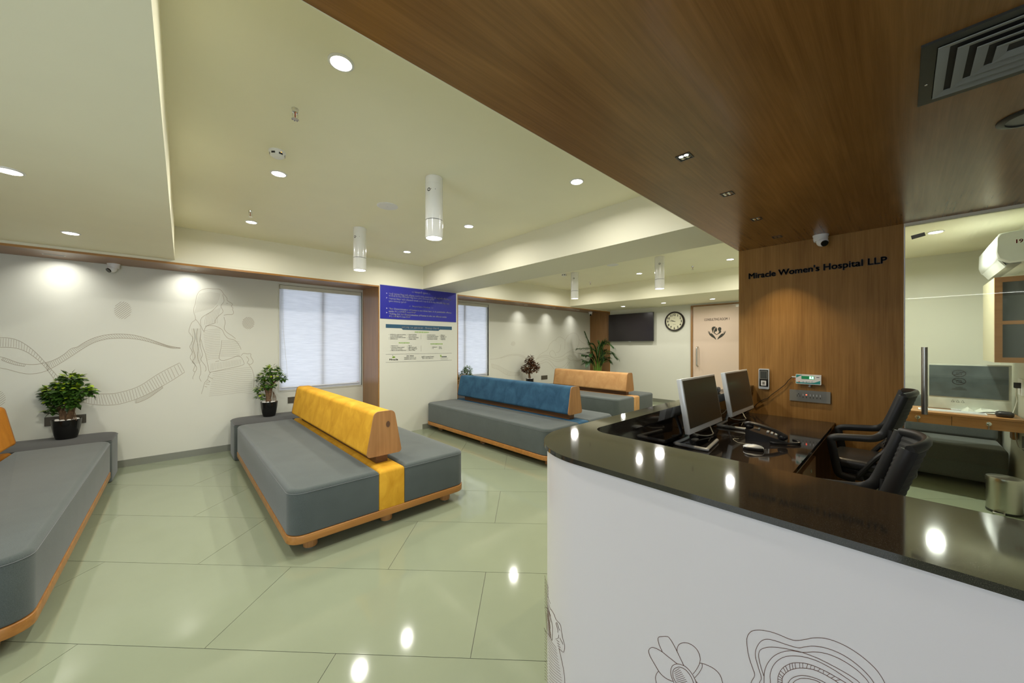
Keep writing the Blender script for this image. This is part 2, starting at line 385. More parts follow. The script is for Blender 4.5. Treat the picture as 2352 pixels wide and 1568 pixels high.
# ------------------------------------------------------------------ structure
# floor: grout bed, polished tiles laid at 45 degrees in running bond
FX0, FX1, FY0, FY1 = XL, XF, YK, YW
floor = struct(MB().box(FX0 - 0.1, FX1 + 0.1, FY0 - 0.1, FY1 + 0.1, -0.06, -0.002).build('floor', 'grout'))
def clip_poly(poly, x0, x1, y0, y1):
    for ax, val, sgn in ((0, x0, 1), (0, x1, -1), (1, y0, 1), (1, y1, -1)):
        out = []
        for i, p in enumerate(poly):
            q = poly[(i + 1) % len(poly)]; dp = sgn * (p[ax] - val); dq = sgn * (q[ax] - val)
            if dp >= 0: out.append(p)
            if dp * dq < 0:
                t = dp / (dp - dq); out.append((p[0] + (q[0] - p[0]) * t, p[1] + (q[1] - p[1]) * t))
        poly = out
        if len(poly) < 3: return []
    return poly
TV, TU, g = 0.6315, 1.278, 0.0015
s2 = math.sqrt(0.5); full = {}
for row in range(-8, 18):
    v0 = 1.649 + TV * row; off = -0.262 if row % 2 == 0 else -0.897
    for cidx in range(-9, 10):
        u0 = off + TU * cidx
        loc = ((u0 + v0) * s2, (v0 - u0) * s2)
        q = [(u0 + g, v0 + g), (u0 + TU - g, v0 + g), (u0 + TU - g, v0 + TV - g), (u0 + g, v0 + TV - g)]
        xy = [((u + v) * s2, (v - u) * s2) for u, v in q]
        cl = clip_poly(xy, FX0, FX1, FY0, FY1)
        if not cl: continue
        area = abs(sum(cl[i][0] * cl[(i + 1) % len(cl)][1] - cl[(i + 1) % len(cl)][0] * cl[i][1] for i in range(len(cl)))) / 2
        if area < 0.01: continue
        # skip tiles wholly hidden behind the office walls or outside every room
        whole = area > TU * TV * 0.985
        if whole and 'me' in full:
            o = bpy.data.objects.new('floor_tile', full['me']); COL.objects.link(o); o.location = (loc[0], loc[1], 0); o.parent = floor
        else:
            o = MB().prism([(a - loc[0], b - loc[1]) for a, b in cl], -0.008, 0.0).build('floor_tile', 'tile', floor, smooth=0)
            o.location = (loc[0], loc[1], 0)
            if whole: full['me'] = o.data

def sbox(name, mat, *b, parent=None):
    o = MB().box(*b).build(name, mat, parent, smooth=0)
    return struct(o) if not parent else o
WT = 0.14
ZT = ZH + 0.12
# mural wall with two window openings
WZ0, WZ1 = 0.765, 2.345
W1X0, W1X1, W2X0, W2X1 = 1.058, 2.262, 3.79, 5.035
mw = MB()
xs = [XL - WT, W1X0, W1X1, W2X0, W2X1, XF + WT]
for i in range(5):
    if i in (1, 3):
        mw.box(xs[i], xs[i + 1], YW, YW + WT, -0.06, WZ0); mw.box(xs[i], xs[i + 1], YW, YW + WT, WZ1, ZT)
    else: mw.box(xs[i], xs[i + 1], YW, YW + WT, -0.06, ZT)
wall_m = struct(mw.build('wall_mural', 'wall', smooth=0))
# walls behind the camera: unseen glazed openings added to let daylight in
EY0, EY1, EX0, EX1, EZ = 0.15, 2.3, -3.1, 0.9, 2.3
m = MB().box(XL - WT, XL, EY1, YW, -0.06, ZT).box(XL - WT, XL, YK - WT, EY0, -0.06, ZT).box(XL - WT, XL, EY0, EY1, EZ, ZT)
wl = struct(m.build('wall_left', 'wall', smooth=0))
m = MB().box(XL, EX0, YK - WT, YK, -0.06, ZT).box(EX1, XP + 0.12, YK - WT, YK, -0.06, ZT).box(EX0, EX1, YK - WT, YK, EZ, ZT)
wb = struct(m.build('wall_behind', 'wall', smooth=0))
for i in range(3):
    a = EY0 + (EY1 - EY0) * i / 3; b = EY0 + (EY1 - EY0) * (i + 1) / 3
    MB().box(XL - 0.08, XL - 0.07, a + 0.02, b - 0.02, 0.0, EZ).build('added_daylight_pane', 'pane', wl, smooth=0)
    a = EX0 + (EX1 - EX0) * i / 3; b = EX0 + (EX1 - EX0) * (i + 1) / 3
    MB().box(a + 0.02, b - 0.02, YK - 0.08, YK - 0.07, 0.0, EZ).build('added_daylight_pane', 'pane', wb, smooth=0)
wall_far = sbox('wall_far', 'wall', XF, XF + WT, 0.9, YW, -0.06, ZT)
JX0, JX1 = 2.275, 3.772
wall_pier = sbox('wall_pier', 'wall', JX0 + 0.015, JX1 - 0.015, YN, YW, -0.06, ZC)
# bulkhead over the wall recesses, timber linings of the recesses
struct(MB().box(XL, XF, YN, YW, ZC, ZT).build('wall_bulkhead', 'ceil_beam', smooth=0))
ZS = 2.387
def niche(name, x0, x1, left_jamb, right_jamb):
    m = MB().box(x0, x1, YN + 0.012, YW, ZS, ZC)
    o = struct(m.build(name, 'niche_wood', smooth=0))
    MB().box(x0, x1, YN, YN + 0.012, ZS - 0.024, ZS - 0.002).build('lipping', 'lip', o, smooth=0)
    MB().box(x0, x1, YN + 0.002, YN + 0.012, ZS - 0.002, ZC).build('cove_strip', 'ceil_beam', o, smooth=0)
    for a, sgn in ((left_jamb, 1), (right_jamb, -1)):
        if a is None: continue
        MB().box(min(a, a + sgn * 0.013), max(a, a + sgn * 0.013), YN + 0.012, YW, 0, ZS).build('jamb_panel', 'jamb_wood', o, smooth=0)
        MB().box(min(a, a + sgn * 0.015), max(a, a + sgn * 0.015), YN - 0.002, YN + 0.012, 0, ZS - 0.002).build('jamb_lipping', 'lip', o, smooth=0)
    return o
trim1 = niche('trim_1', XL, JX0 + 0.015, None, JX0 + 0.015)
trim2 = niche('trim_2', JX1 - 0.015, XF, JX1 - 0.015, XF - 0.001)
# ceilings
sbox('ceiling', 'ceil', -0.064, 3.055, YB, YN, ZH, ZT)
sbox('ceiling_bay', 'ceil', 3.755, 7.1, YB, YN, ZH, ZT)
sbox('ceiling_low', 'ceil', XL, -0.064, YB, YN, ZC, ZT)
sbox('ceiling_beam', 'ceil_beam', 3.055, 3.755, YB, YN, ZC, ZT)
sbox('ceiling_far', 'ceil', 7.1, XF, 0.9, YN, ZC, ZT)
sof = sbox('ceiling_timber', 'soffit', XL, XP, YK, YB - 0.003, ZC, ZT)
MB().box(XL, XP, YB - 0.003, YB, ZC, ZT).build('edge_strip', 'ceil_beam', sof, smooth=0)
# timber pillar, partitions and office shell
pillar = sbox('wall_pillar', 'pillar', XP, XP + 0.14, -0.01, YB, 0, ZT)
sbox('wall_corridor', 'wall', XP + 0.14, XF, 0.9, YB, -0.06, ZT)
OX, OY, OZ = 6.75, -0.75, 2.54
sbox('wall_office_back', 'wall', OX, OX + 0.1, OY - 0.1, 0.9, -0.06, ZT)
wall_or = sbox('wall_office_right', 'wall', XP + 0.05, OX, OY - 0.1, OY, -0.06, ZT)
sbox('wall_right', 'wall', XP, XP + 0.05, YK, OY, -0.06, ZT)
sbox('ceiling_office', 'ceil', XP, OX, OY, 0.9, OZ, ZT)
sbox('trim_3', 'ceil_beam', XP, XP + 0.05, OY, -0.01, 2.39, OZ)
# baseboards
def base(name, *b):
    return struct(MB().box(*b).build(name, 'base', smooth=0))
base('baseboard_mural', XL, JX0, YW - 0.012, YW, 0, 0.084)
base('baseboard_mural_far', JX1 + 0.002, XF - 0.015, YW - 0.012, YW, 0, 0.084)
base('baseboard_pier', 3.04, JX1 - 0.02, YN - 0.012, YN, 0, 0.084)
base('baseboard_far', XF - 0.012, XF, YB, YN - 0.01, 0, 0.084)
base('baseboard_office', OX - 0.012, OX, OY, 0.9, 0, 0.084)

# ------------------------------------------------------------------ windows and blinds
def window(n, x0, x1, name_lab):
    fr = MB()
    for (a, b, c, d) in ((x0, x0 + 0.045, WZ0, WZ1), (x1 - 0.045, x1, WZ0, WZ1), (x0 + 0.045, x1 - 0.045, WZ0, WZ0 + 0.045), (x0 + 0.045, x1 - 0.045, WZ1 - 0.045, WZ1), ((x0 + x1) / 2 - 0.025, (x0 + x1) / 2 + 0.025, WZ0 + 0.045, WZ1 - 0.045)):
        fr.box(a, b, YW + 0.06, YW + 0.11, c, d)
    o = struct(fr.build('window_%d' % n, 'alu', smooth=0))
    mid = (x0 + x1) / 2
    for a, b in ((x0 + 0.045, mid - 0.025), (mid + 0.025, x1 - 0.045)):
        MB().box(a, b, YW + 0.084, YW + 0.088, WZ0 + 0.045, WZ1 - 0.045).build('pane', 'pane', o, smooth=0)
    cs = MB()
    for (a, b, c, d) in ((x0 - 0.012, x0, WZ0 - 0.012, WZ1 + 0.012), (x1, x1 + 0.012, WZ0 - 0.012, WZ1 + 0.012), (x0, x1, WZ0 - 0.012, WZ0), (x0, x1, WZ1, WZ1 + 0.012)):
        cs.box(a, b, YW - 0.008, YW + 0.03, c, d)
    cs.build('window_casing', 'blind_box', o, smooth=0)
    t = thing('roller_blind', name_lab, 'blind', (mid, YW + 0.03, WZ0 + 0.02), group='roller blinds at the windows')
    MB().add([(x0 + 0.035, YW + 0.031, WZ0 + 0.045), (x1 - 0.035, YW + 0.031, WZ0 + 0.045), (x1 - 0.035, YW + 0.031, WZ1 - 0.05), (x0 + 0.035, YW + 0.031, WZ1 - 0.05)], [(0, 1, 2, 3)]).build('fabric', 'blind', t, True, smooth=0)
    MB().box(x0 + 0.008, x1 - 0.008, YW + 0.004, YW + 0.05, WZ1 - 0.058, WZ1 - 0.004).build('cassette', 'blind_box', t, True, smooth=0)
    MB().tube([(x0 + 0.035, YW + 0.031, WZ0 + 0.042), (x1 - 0.035, YW + 0.031, WZ0 + 0.042)], 0.009).build('bottom_bar', 'alu', t, True)
    MB().tube(smooth_line([(x0 + 0.05, YW + 0.018, WZ1 - 0.06), (x0 + 0.055, YW + 0.016, 1.7), (x0 + 0.10, YW + 0.012, 1.1), (x0 + 0.105, YW + 0.012, 0.93), (x0 + 0.075, YW + 0.012, 0.90), (x0 + 0.03, YW + 0.012, 0.95), (x0 + 0.02, YW + 0.014, 1.2), (x0 + 0.03, YW + 0.018, WZ1 - 0.06)]), 0.0016, 5).build('pull_cord', 'cable_white', t, True)
    MB().box(x1 - 0.075, x1 - 0.05, YW + 0.0295, YW + 0.0300, WZ0 + 0.06, WZ0 + 0.064).build('warning_tag', 'number_red', t, True, smooth=0)
    return t
window(1, W1X0, W1X1, 'white roller blind drawn down beside the blue notice, behind the mustard bench')
window(2, W2X0, W2X1, 'white roller blind drawn down behind the blue bench and the pale green bonsai')

# ------------------------------------------------------------------ ceiling fittings
def downlight_proto():
    t = thing('downlight', '', 'ceiling light')
    MB().lathe([(0.046, -0.0005), (0.058, -0.0005), (0.058, -0.004), (0.047, -0.007), (0.046, -0.0005)], 28, cap=False).build('trim_ring', 'white', t)
    MB().lathe([(0.046, -0.001), (0.046, -0.004)], 28).build('lens', 'lens', t)
    return t
dl0 = downlight_proto(); used = [False]
P_DL = 12.0
def downlight(x, y, z, label, group, power=1.0, spread=165):
    o = dl0 if not used[0] else dup(dl0, (0, 0, 0))
    used[0] = True
    for ch in list(o.children):
        if ch.type == 'LIGHT': bpy.data.objects.remove(ch)
    o.location = (x, y, z); o['label'] = label; o['group'] = group
    area_lamp(o, 'lamp_glow', 0.09, P_DL * power, (0, 0, -0.006), spread=spread)
    return o
gH = 'round downlights of the high ceiling'
HL = {(0.558, 1.812): 'lit round downlight in the high ceiling near the sprinkler and timber ceiling edge',
      (0.558, 3.32): 'lit round downlight in the high ceiling just past the smoke detector with amber light',
      (0.558, 4.83): 'lit round downlight beside the second sprinkler, close to the mural recess',
      (2.395, 1.815): 'lit round downlight in the high ceiling between timber ceiling and cream beam, near the reception',
      (2.395, 3.33): 'lit round downlight midway along the cream beam, beside the larger white cylinder lamp',
      (2.395, 4.85): 'lit round downlight in the ceiling corner above the blue notice'}
for (x, y), lab in HL.items(): downlight(x, y, ZH, lab, gH)
for (x, y), lab in {(6.347, 1.83): 'lit round downlight in the far bay ceiling next to the timber pillar', (6.347, 3.355): 'lit round downlight in the far bay ceiling between the two far cylinder lamps',
                    (6.347, 4.85): 'lit round downlight hidden behind the far cylinder lamp near the recess', (4.5, 3.355): 'lit round downlight tucked behind the middle of the cream beam', (4.5, 4.85): 'lit round downlight tucked behind the cream beam near the far recess', (4.5, 1.83): 'lit round downlight tucked behind the cream beam near the timber ceiling'}.items():
    downlight(x, y, ZH, lab, 'round downlights of the far bay ceiling')
for (x, y), lab in {(-0.705, 3.336): 'lit round downlight in the lowered ceiling above the orange bench', (-0.705, 4.83): 'lit round downlight in the lowered ceiling close to the mural recess'}.items():
    downlight(x, y, ZC, lab, 'round downlights of the lowered ceiling')
downlight(-0.705, 1.83, ZC, 'round downlight of the lowered ceiling out of view beside the camera', 'round downlights of the lowered ceiling')
for (x, y), lab in {(8.09, 4.703): 'lit round downlight in the lowered far ceiling above the television', (8.1, 3.69): 'lit round downlight in the lowered far ceiling above the wall clock', (8.15, 2.677): 'lit round downlight in the lowered far ceiling above the consulting room door'}.items():
    downlight(x, y, ZC, lab, 'round downlights of the far lowered ceiling', 0.8)
downlight(5.35, -0.22, OZ, 'lit round downlight in the glazed office ceiling', 'office downlights', 2.0)
downlight(5.35, 0.45, OZ, 'office downlight out of view behind the timber pillar', 'office downlights', 1.5)

# surface mounted cylinder lamps
def cylinder_proto():
    t = thing('cylinder_lamp', '', 'ceiling lamp')
    r = 0.070
    MB().lathe([(r - 0.004, 0), (r - 0.004, -0.004), (r, -0.004), (r, -0.06), (r - 0.001, -0.061), (r, -0.062), (r, -0.345)], 36).build('body', 'white_gloss', t)
    MB().lathe([(r - 0.002, -0.345), (r - 0.002, -0.350)], 36).build('groove', 'dark_metal', t)
    MB().lathe([(r, -0.350), (r, -0.485), (r - 0.003, -0.488), (r - 0.008, -0.488), (r - 0.008, -0.47)], 36).build('lower_sleeve', 'white_gloss', t)
    MB().lathe([(r - 0.009, -0.478), (r - 0.009, -0.482)], 36).build('lens', 'lens', t)
    # small printed mark on the body, facing the camera side
    m = MB(); a0 = math.atan2(-0.74, -0.68)
    def on(u, v): a = a0 + u / r; return ((r + 0.0006) * math.cos(a), (r + 0.0006) * math.sin(a), v)
    ribbon(m, [(-0.028 + 0.011 * math.cos(k * math.pi / 8), -0.118 + 0.011 * math.sin(k * math.pi / 8)) for k in range(17)], 0.006, on)
    ribbon(m, [(-0.010, -0.115), (0.026, -0.115)], 0.006, on)
    m.build('maker_mark', 'ink', t, smooth=0)
    return t
cy0 = cylinder_proto(); first = True
for (x, y), lab in {(1.50, 2.563): 'white cylinder lamp on the high ceiling, nearer the timber ceiling, above the mustard bench', (1.51, 4.244): 'white cylinder lamp on the high ceiling, nearer the mural recess',
                    (5.4, 4.141): 'white cylinder lamp of the far bay, nearer the recess, above the tan bench', (5.396, 2.519): 'white cylinder lamp of the far bay, nearer the timber pillar'}.items():
    o = cy0 if first else dup(cy0, (0, 0, 0)); first = False
    for ch in list(o.children):
        if ch.type == 'LIGHT': bpy.data.objects.remove(ch)
    o.location = (x, y, ZH); o['label'] = lab; o['group'] = 'white cylinder ceiling lamps'
    area_lamp(o, 'lamp_glow', 0.11, P_DL * 1.1, (0, 0, -0.49), spread=165)

def sprinkler_proto():
    t = thing('fire_sprinkler', '', 'sprinkler')
    MB().lathe([(0.019, 0), (0.019, -0.003), (0.017, -0.006), (0.016, -0.022), (0.012, -0.024)], 16).build('collar', 'chrome', t)
    for s in (-1, 1): MB().tube([(s * 0.012, 0, -0.022), (s * 0.013, 0, -0.045), (s * 0.004, 0, -0.058)], 0.0025, 6).build('frame_arm', 'chrome', t)
    MB().lathe([(0.003, -0.024), (0.003, -0.052)], 8).build('glass_bulb', 'brass', t)
    d = MB().lathe([(0.017, -0.058), (0.017, -0.060)], 16)
    for k in range(8):
        a = k * math.pi / 4; d.box(0.017 * math.cos(a) - 0.003, 0.017 * math.cos(a) + 0.003, 0.017 * math.sin(a) - 0.003, 0.017 * math.sin(a) + 0.003, -0.062, -0.059)
    d.build('deflector', 'chrome', t)
    return t
sp0 = sprinkler_proto(); first = True
for (x, y), lab in {(0.475, 2.348): 'chrome fire sprinkler above the space between orange and mustard benches', (0.504, 4.439): 'chrome fire sprinkler beside the downlight nearest the mural recess',
                    (6.431, 4.515): 'small chrome fire sprinkler of the far bay beside the far cylinder lamp', (6.441, 2.428): 'small chrome fire sprinkler of the far bay near the timber pillar'}.items():
    o = sp0 if first else dup(sp0, (0, 0, 0)); first = False
    o.location = (x, y, ZH); o['label'] = lab; o['group'] = 'ceiling sprinklers'
def smoke_proto():
    t = thing('smoke_detector', '', 'smoke detector')
    MB().lathe([(0.052, 0), (0.052, -0.010), (0.046, -0.014), (0.044, -0.032), (0.030, -0.042), (0.010, -0.044)], 28).build('housing', 'white', t)
    for k in range(6):
        a = k * math.pi / 3 - 2.3; m = MB(); m.x = Matrix.Rotation(a, 4, 'Z')
        m.box(0.041, 0.0455, -0.012, 0.012, -0.030, -0.018); m.build('vent_slot', 'ink', t, smooth=0)
    m = MB(); m.x = Matrix.Rotation(-1.2, 4, 'Z'); m.box(0.044, 0.047, -0.003, 0.003, -0.017, -0.012); m.build('indicator', 'led_amber', t, smooth=0)
    return t
sm = smoke_proto(); sm.location = (0.488, 2.951, ZH); sm['label'] = 'round white smoke detector with amber light on the high ceiling'
dup(sm, (5.353, 4.352, ZH), 'small white smoke detector of the far bay beside the far cylinder lamp')
def speaker_proto():
    t = thing('ceiling_speaker', '', 'speaker')
    MB().lathe([(0.098, 0), (0.098, -0.003), (0.085, -0.007), (0.082, -0.007)], 36).build('rim', 'white', t)
    MB().lathe([(0.083, -0.004), (0.083, -0.0065)], 36).build('grille', 'ac_white', t)
    MB().lathe([(0.004, -0.0065), (0.004, -0.0075)], 8).build('badge', 'steel', t)
    return t
sk = speaker_proto(); sk.location = (1.468, 3.384, ZH); sk['label'] = 'flat round white ceiling speaker between the two near cylinder lamps'
dup(sk, (5.341, 3.303, ZH), 'flat round white ceiling speaker in the far bay')

# square recessed spots in the timber ceiling
def spot_proto():
    t = thing('recessed_spotlight', '', 'spotlight'); h = 0.034
    f = MB()
    for b in ((-h, h, -h, -h + 0.006), (-h, h, h - 0.006, h), (-h, -h + 0.006, -h, h), (h - 0.006, h, -h, h)): f.box(*b, -0.003, 0.002)
    f.build('frame', 'black', t, smooth=0)
    MB().box(-h + 0.006, h - 0.006, -h + 0.006, h - 0.006, -0.0008, 0.0).build('reflector_tray', 'black_gloss', t, smooth=0)
    for sx in (-1, 1):
        for sy in (-1, 1):
            MB().lathe([(0.011, -0.0010), (0.006, -0.0030)], 12, (sx * 0.0125, sy * 0.0125, 0)).build('reflector_cup', 'chrome', t)
    return t
sq0 = spot_proto(); first = True
for x, lab in ((1.891, 'square black recessed spotlight, the lit one farthest from the timber pillar'), (2.558, 'square black recessed spotlight, second from the lit one'), (3.231, 'square black recessed spotlight, second from the timber pillar'), (3.9, 'square black recessed spotlight closest to the timber pillar')):
    o = sq0 if first else dup(sq0, (0, 0, 0)); first = False
    o.location = (x, 0.752, ZC); o['label'] = lab; o['group'] = 'square spotlights of the timber ceiling'
for i, o in enumerate([o for o in bpy.data.objects if o.name.startswith('recessed_spotlight')]):
    pw = {0: 1.5, 1: 1.0, 2: 1.0, 3: 3.0}[i]
    area_lamp(o, 'spot_glow', 0.02, pw, (0, 0, -0.006), spread=75, col=(1.0, 0.80, 0.50))
for ch in [c for c in bpy.data.objects if c.name.startswith('reflector_cup') and c.parent == sq0][:2]:
    ch.data = ch.data.copy(); ch.data.materials.clear(); ch.data.materials.append(M['lens'])

# air diffuser in the timber ceiling
t = thing('air_diffuser', 'black square-louvred air conditioning diffuser in the timber ceiling', 'air vent', (1.96, -0.5, ZC))
hx, hy = 0.212, 0.458; f = MB()
for b in ((-hx, hx, -hy, -hy + 0.035), (-hx, hx, hy - 0.035, hy), (-hx, -hx + 0.035, -hy + 0.035, hy - 0.035), (hx - 0.035, hx, -hy + 0.035, hy - 0.035)): f.box(*b, -0.008, 0.0)
f.build('frame', 'dark_metal', t, smooth=0)
MB().box(-hx + 0.03, hx - 0.03, -hy + 0.03, hy - 0.03, -0.0015, 0.0).build('throat', 'ink', t, smooth=0)
for k in range(4):
    a = 0.037 + 0.042 * k; d = 0.026
    X, Y = hx - a, hy - a
    for (p, q, nrm) in (((-X, -Y), (X, -Y), (0, 1)), ((X, -Y), (X, Y), (-1, 0)), ((X, Y), (-X, Y), (0, -1)), ((-X, Y), (-X, -Y), (1, 0))):
        tx = Vector((q[0] - p[0], q[1] - p[1])).normalized(); nn = Vector(nrm)
        A = Vector(p); B = Vector(q); A2 = A + (nn + tx) * d; B2 = B + (nn - tx) * d
        vs = [(A.x, A.y, -0.010), (B.x, B.y, -0.010), (B2.x, B2.y, -0.0025), (A2.x, A2.y, -0.0025), (A.x, A.y, -0.013), (B.x, B.y, -0.013), (B2.x, B2.y, -0.0055), (A2.x, A2.y, -0.0055)]
        MB().add(vs, [(0, 1, 2, 3), (7, 6, 5, 4), (0, 4, 5, 1), (1, 5, 6, 2), (2, 6, 7, 3), (3, 7, 4, 0)]).build('louvre', 'vane', t, smooth=0)
for sy in (-1, 1): MB().lathe([(0.004, -0.008), (0.003, -0.010)], 8, (0.05, sy * (hy - 0.018), 0)).build('screw', 'steel', t)
t = thing('timber_ceiling_speaker', 'round black grille speaker in the timber ceiling next to the air diffuser', 'speaker', (2.62, -0.375, ZC))
MB().lathe([(0.098, 0), (0.098, -0.004), (0.080, -0.010), (0.074, -0.010), (0.074, -0.004)], 36).build('rim', 'dark_metal', t)
MB().lathe([(0.074, -0.004), (0.03, -0.0075)], 36).build('grille', 'vane', t)

# dome security cameras
def camera_proto():
    t = thing('security_camera', '', 'camera')
    MB().lathe([(0.055, 0), (0.055, -0.006), (0.050, -0.022), (0.052, -0.03), (0.046, -0.055)], 28).build('mount', 'white', t)
    e = thing_part = MB().ball((-0.012, -0.012, -0.062), (0.042, 0.042, 0.042), 18, 10).build('eyeball', 'white', t)
    d = Vector((-0.62, -0.45, -0.55)).normalized(); c = Vector((-0.012, -0.012, -0.062)) + d * 0.030
    MB().tube([c, c + d * 0.014], 0.026, 16).build('lens_window', 'black_gloss', e)
    return t
cm = camera_proto(); cm.location = (4.12, 0.482, ZC); cm['label'] = 'white dome security camera under the timber ceiling above the hospital lettering'; cm['group'] = 'dome security cameras'
dup(cm, (-0.585, 6.18, ZS), 'white dome security camera under the recess lining above the mural')
dup(cm, (8.62, 6.05, ZS), 'white dome security camera in the far corner of the recess above the palm')
# long LED line in the timber ceiling behind the camera; the office glass mirrors it
t = thing('ceiling_led_line', 'long bright LED line in the timber ceiling, mirrored in the office glass', 'ceiling light', (-2.62, -0.6, ZC))
MB().box(-0.02, 0.02, -1.65, 1.65, -0.006, 0.0).build('profile', 'white', t, smooth=0)
MB().box(-0.012, 0.012, -1.64, 1.64, -0.009, -0.006).build('lens', 'led_line', t, smooth=0)
# slim linear washers in the recess lining and round spots in the far recess
for x, lab in ((-0.985, 'slim linear recessed light over the mural ribbons'), (0.055, "slim linear recessed light over the drawn woman's head"), (-2.2, 'slim linear recessed light out of view over the orange bench')):
    t = thing('linear_light', lab, 'recess light', (x, 5.985, ZS), group='linear lights of the mural recess')
    MB().box(-0.078, 0.078, -0.012, 0.012, -0.003, 0.0).build('frame', 'white', t, smooth=0)
    MB().box(-0.066, 0.066, -0.007, 0.007, -0.0045, -0.003).build('diffuser', 'vane', t, smooth=0)
    area_lamp(t, 'strip_glow', 0.13, 1.6, (0, 0.0, -0.008), 'RECTANGLE', 0.012, spread=120, col=(1, 0.98, 0.95), rot=(R(28), 0, 0))
for x, lab in ((5.95, 'small recessed spot over the far mural beside the window'), (6.95, 'small recessed spot over the middle of the far mural'), (7.95, 'small recessed spot over the far mural beside the palm')):
    t = thing('recess_spot', lab, 'recess light', (x, 5.985, ZS), group='spots of the far recess')
    MB().lathe([(0.045, 0), (0.045, -0.003), (0.036, -0.005)], 24).build('rim', 'white', t)
    MB().lathe([(0.033, -0.0045), (0.031, -0.006)], 24).build('diffuser', 'steel', t)
    area_lamp(t, 'spot_glow', 0.05, 1.1, (0, 0, -0.009), spread=90, col=(1, 0.98, 0.95), rot=(R(24), 0, 0))

# ------------------------------------------------------------------ benches
def bench(label, cat_mat, cx, y0, L, rot):
    t = thing('waiting_bench', label, 'bench', (cx, y0, 0), rot, 'double-sided waiting benches')
    hw, bw = 0.72, 0.105
    MB().pillow(rr(-hw - 0.004, hw + 0.004, -0.004, L + 0.004, 0.10, 6), 0.090, 0.146, 0.006).build('platform', 'teak_x', t)
    for sx, x0, x1, rad in ((-1, -hw, -bw - 0.002, (0.10, 0.012, 0.012, 0.10)), (1, bw + 0.002, hw, (0.012, 0.10, 0.10, 0.012))):
        out = rr(x0, x1, 0.0, L, rad, 6)
        s = MB().pillow(out, 0.148, 0.46, 0.032, 0.012, 4).build('seat', 'grey', t)
        ring = [(x, y, 0.434) for x, y in out(-0.0008)]
        keep = [p for p in ring if abs(p[0]) > bw + 0.03 or p[1] < 0.06 or p[1] > L - 0.06]
        # seam runs round the outer edge only
        k = ring.index(min(ring, key=lambda p: (abs(abs(p[0]) - bw), p[1])))
        n = len(ring); order = [ring[(k + i) % n] for i in range(n)]
        if sx > 0: path = [p for p in order if not (abs(p[0]) < bw + 0.006 and 0.02 < p[1] < L - 0.02)]
        else: path = [p for p in [order[0]] + order[1:] if not (abs(p[0]) < bw + 0.006 and 0.02 < p[1] < L - 0.02)]
        path = sorted(path, key=lambda p: math.atan2(p[1] - L / 2, (p[0] - sx * bw) * sx * 4))
        MB().tube(path, 0.0016, 5).build('piping', 'piping', s)
    MB().pillow(rr(-bw, bw, 0.001, L - 0.001, 0.004, 2), 0.146, 0.459, 0.030, 0.004, 4).build('centre_band', cat_mat, t)
    def prof(e=0.0, r=0.028, n=5):
        zb, zt, wb, wt = 0.535 - e, 0.895 + e, 0.150 + e, 0.082 + e
        pts = []; cor = [(-wb, zb), (wb, zb), (wt, zt), (-wt, zt)]
        rad = [r, r, r * 1.6, r * 1.6]
        for i in range(4):
            p = Vector(cor[i]); a = (Vector(cor[i - 1]) - p).normalized(); b = (Vector(cor[(i + 1) % 4]) - p).normalized()
            ang = a.angle(b); d = rad[i] / math.tan(ang / 2); c = p + (a + b).normalized() * (rad[i] / math.sin(ang / 2))
            s0 = p + a * d; s1 = p + b * d; a0 = math.atan2(s0.y - c.y, s0.x - c.x); a1 = math.atan2(s1.y - c.y, s1.x - c.x)
            while a1 < a0: a1 += 2 * math.pi
            for k in range(n + 1): q = a0 + (a1 - a0) * k / n; pts.append((c.x + rad[i] * math.cos(q), c.y + rad[i] * math.sin(q)))
        return pts
    ya, yb = 0.143, L - 0.10
    b = MB().prism(prof(), ya + 0.012, yb - 0.012, lambda u, v, w: (u, w, v)).build('backrest', cat_mat, t)
    for a, c in ((ya, ya + 0.013), (yb - 0.013, yb)):
        MB().prism(prof(0.003), a, c, lambda u, v, w: (u, w, v)).build('end_panel', 'teak_end', b)
    MB().box(-0.05, 0.05, ya + 0.06, yb - 0.1, 0.455, 0.54).build('rail', 'rail_wood', t, smooth=0)
    for x in (-0.565, 0.0, 0.565):
        for y in (0.115, L / 2, L - 0.24):
            MB().lathe([(0.045, 0.012), (0.047, 0.02), (0.047, 0.092)], 20, (x, y, 0)).build('leg', 'teak_end', t)
            MB().lathe([(0.018, 0.0), (0.018, 0.013)], 10, (x, y, 0)).build('foot', 'white', t)
    return t
BR = R(0.7)
bench('charcoal double bench with mustard yellow velvet backrest and knotted teak end panel', 'yellow', 1.245, 2.777, 2.79, BR)
bench('charcoal double bench with rust orange velvet backrest, in front of the mural ribbons', 'orange', -1.25, 2.79, 2.78, R(0.3))
bench('charcoal double bench with teal blue velvet backrest, beside the reception counter', 'blue', 3.835, 2.785, 2.77, R(0.5))
bench('short charcoal double bench with tan velvet backrest, facing the television wall', 'tan', 6.475, 3.47, 2.10, 0)
# dark knot on the mustard bench's end panel
kn = [o for o in bpy.data.objects if o.name.startswith('end_panel')][0]
M['knot'] = plain('wood_knot', (0.10, 0.045, 0.018), 0.5)
MB().lathe([(0.016, 0.0), (0.022, 0.0006)], 14).build('knot', 'knot', kn)
k = bpy.data.objects['knot']; k.rotation_euler = (R(90), 0, 0); k.location = (0.028, 0.1415, 0.785); k.scale = (0.8, 1.2, 1)

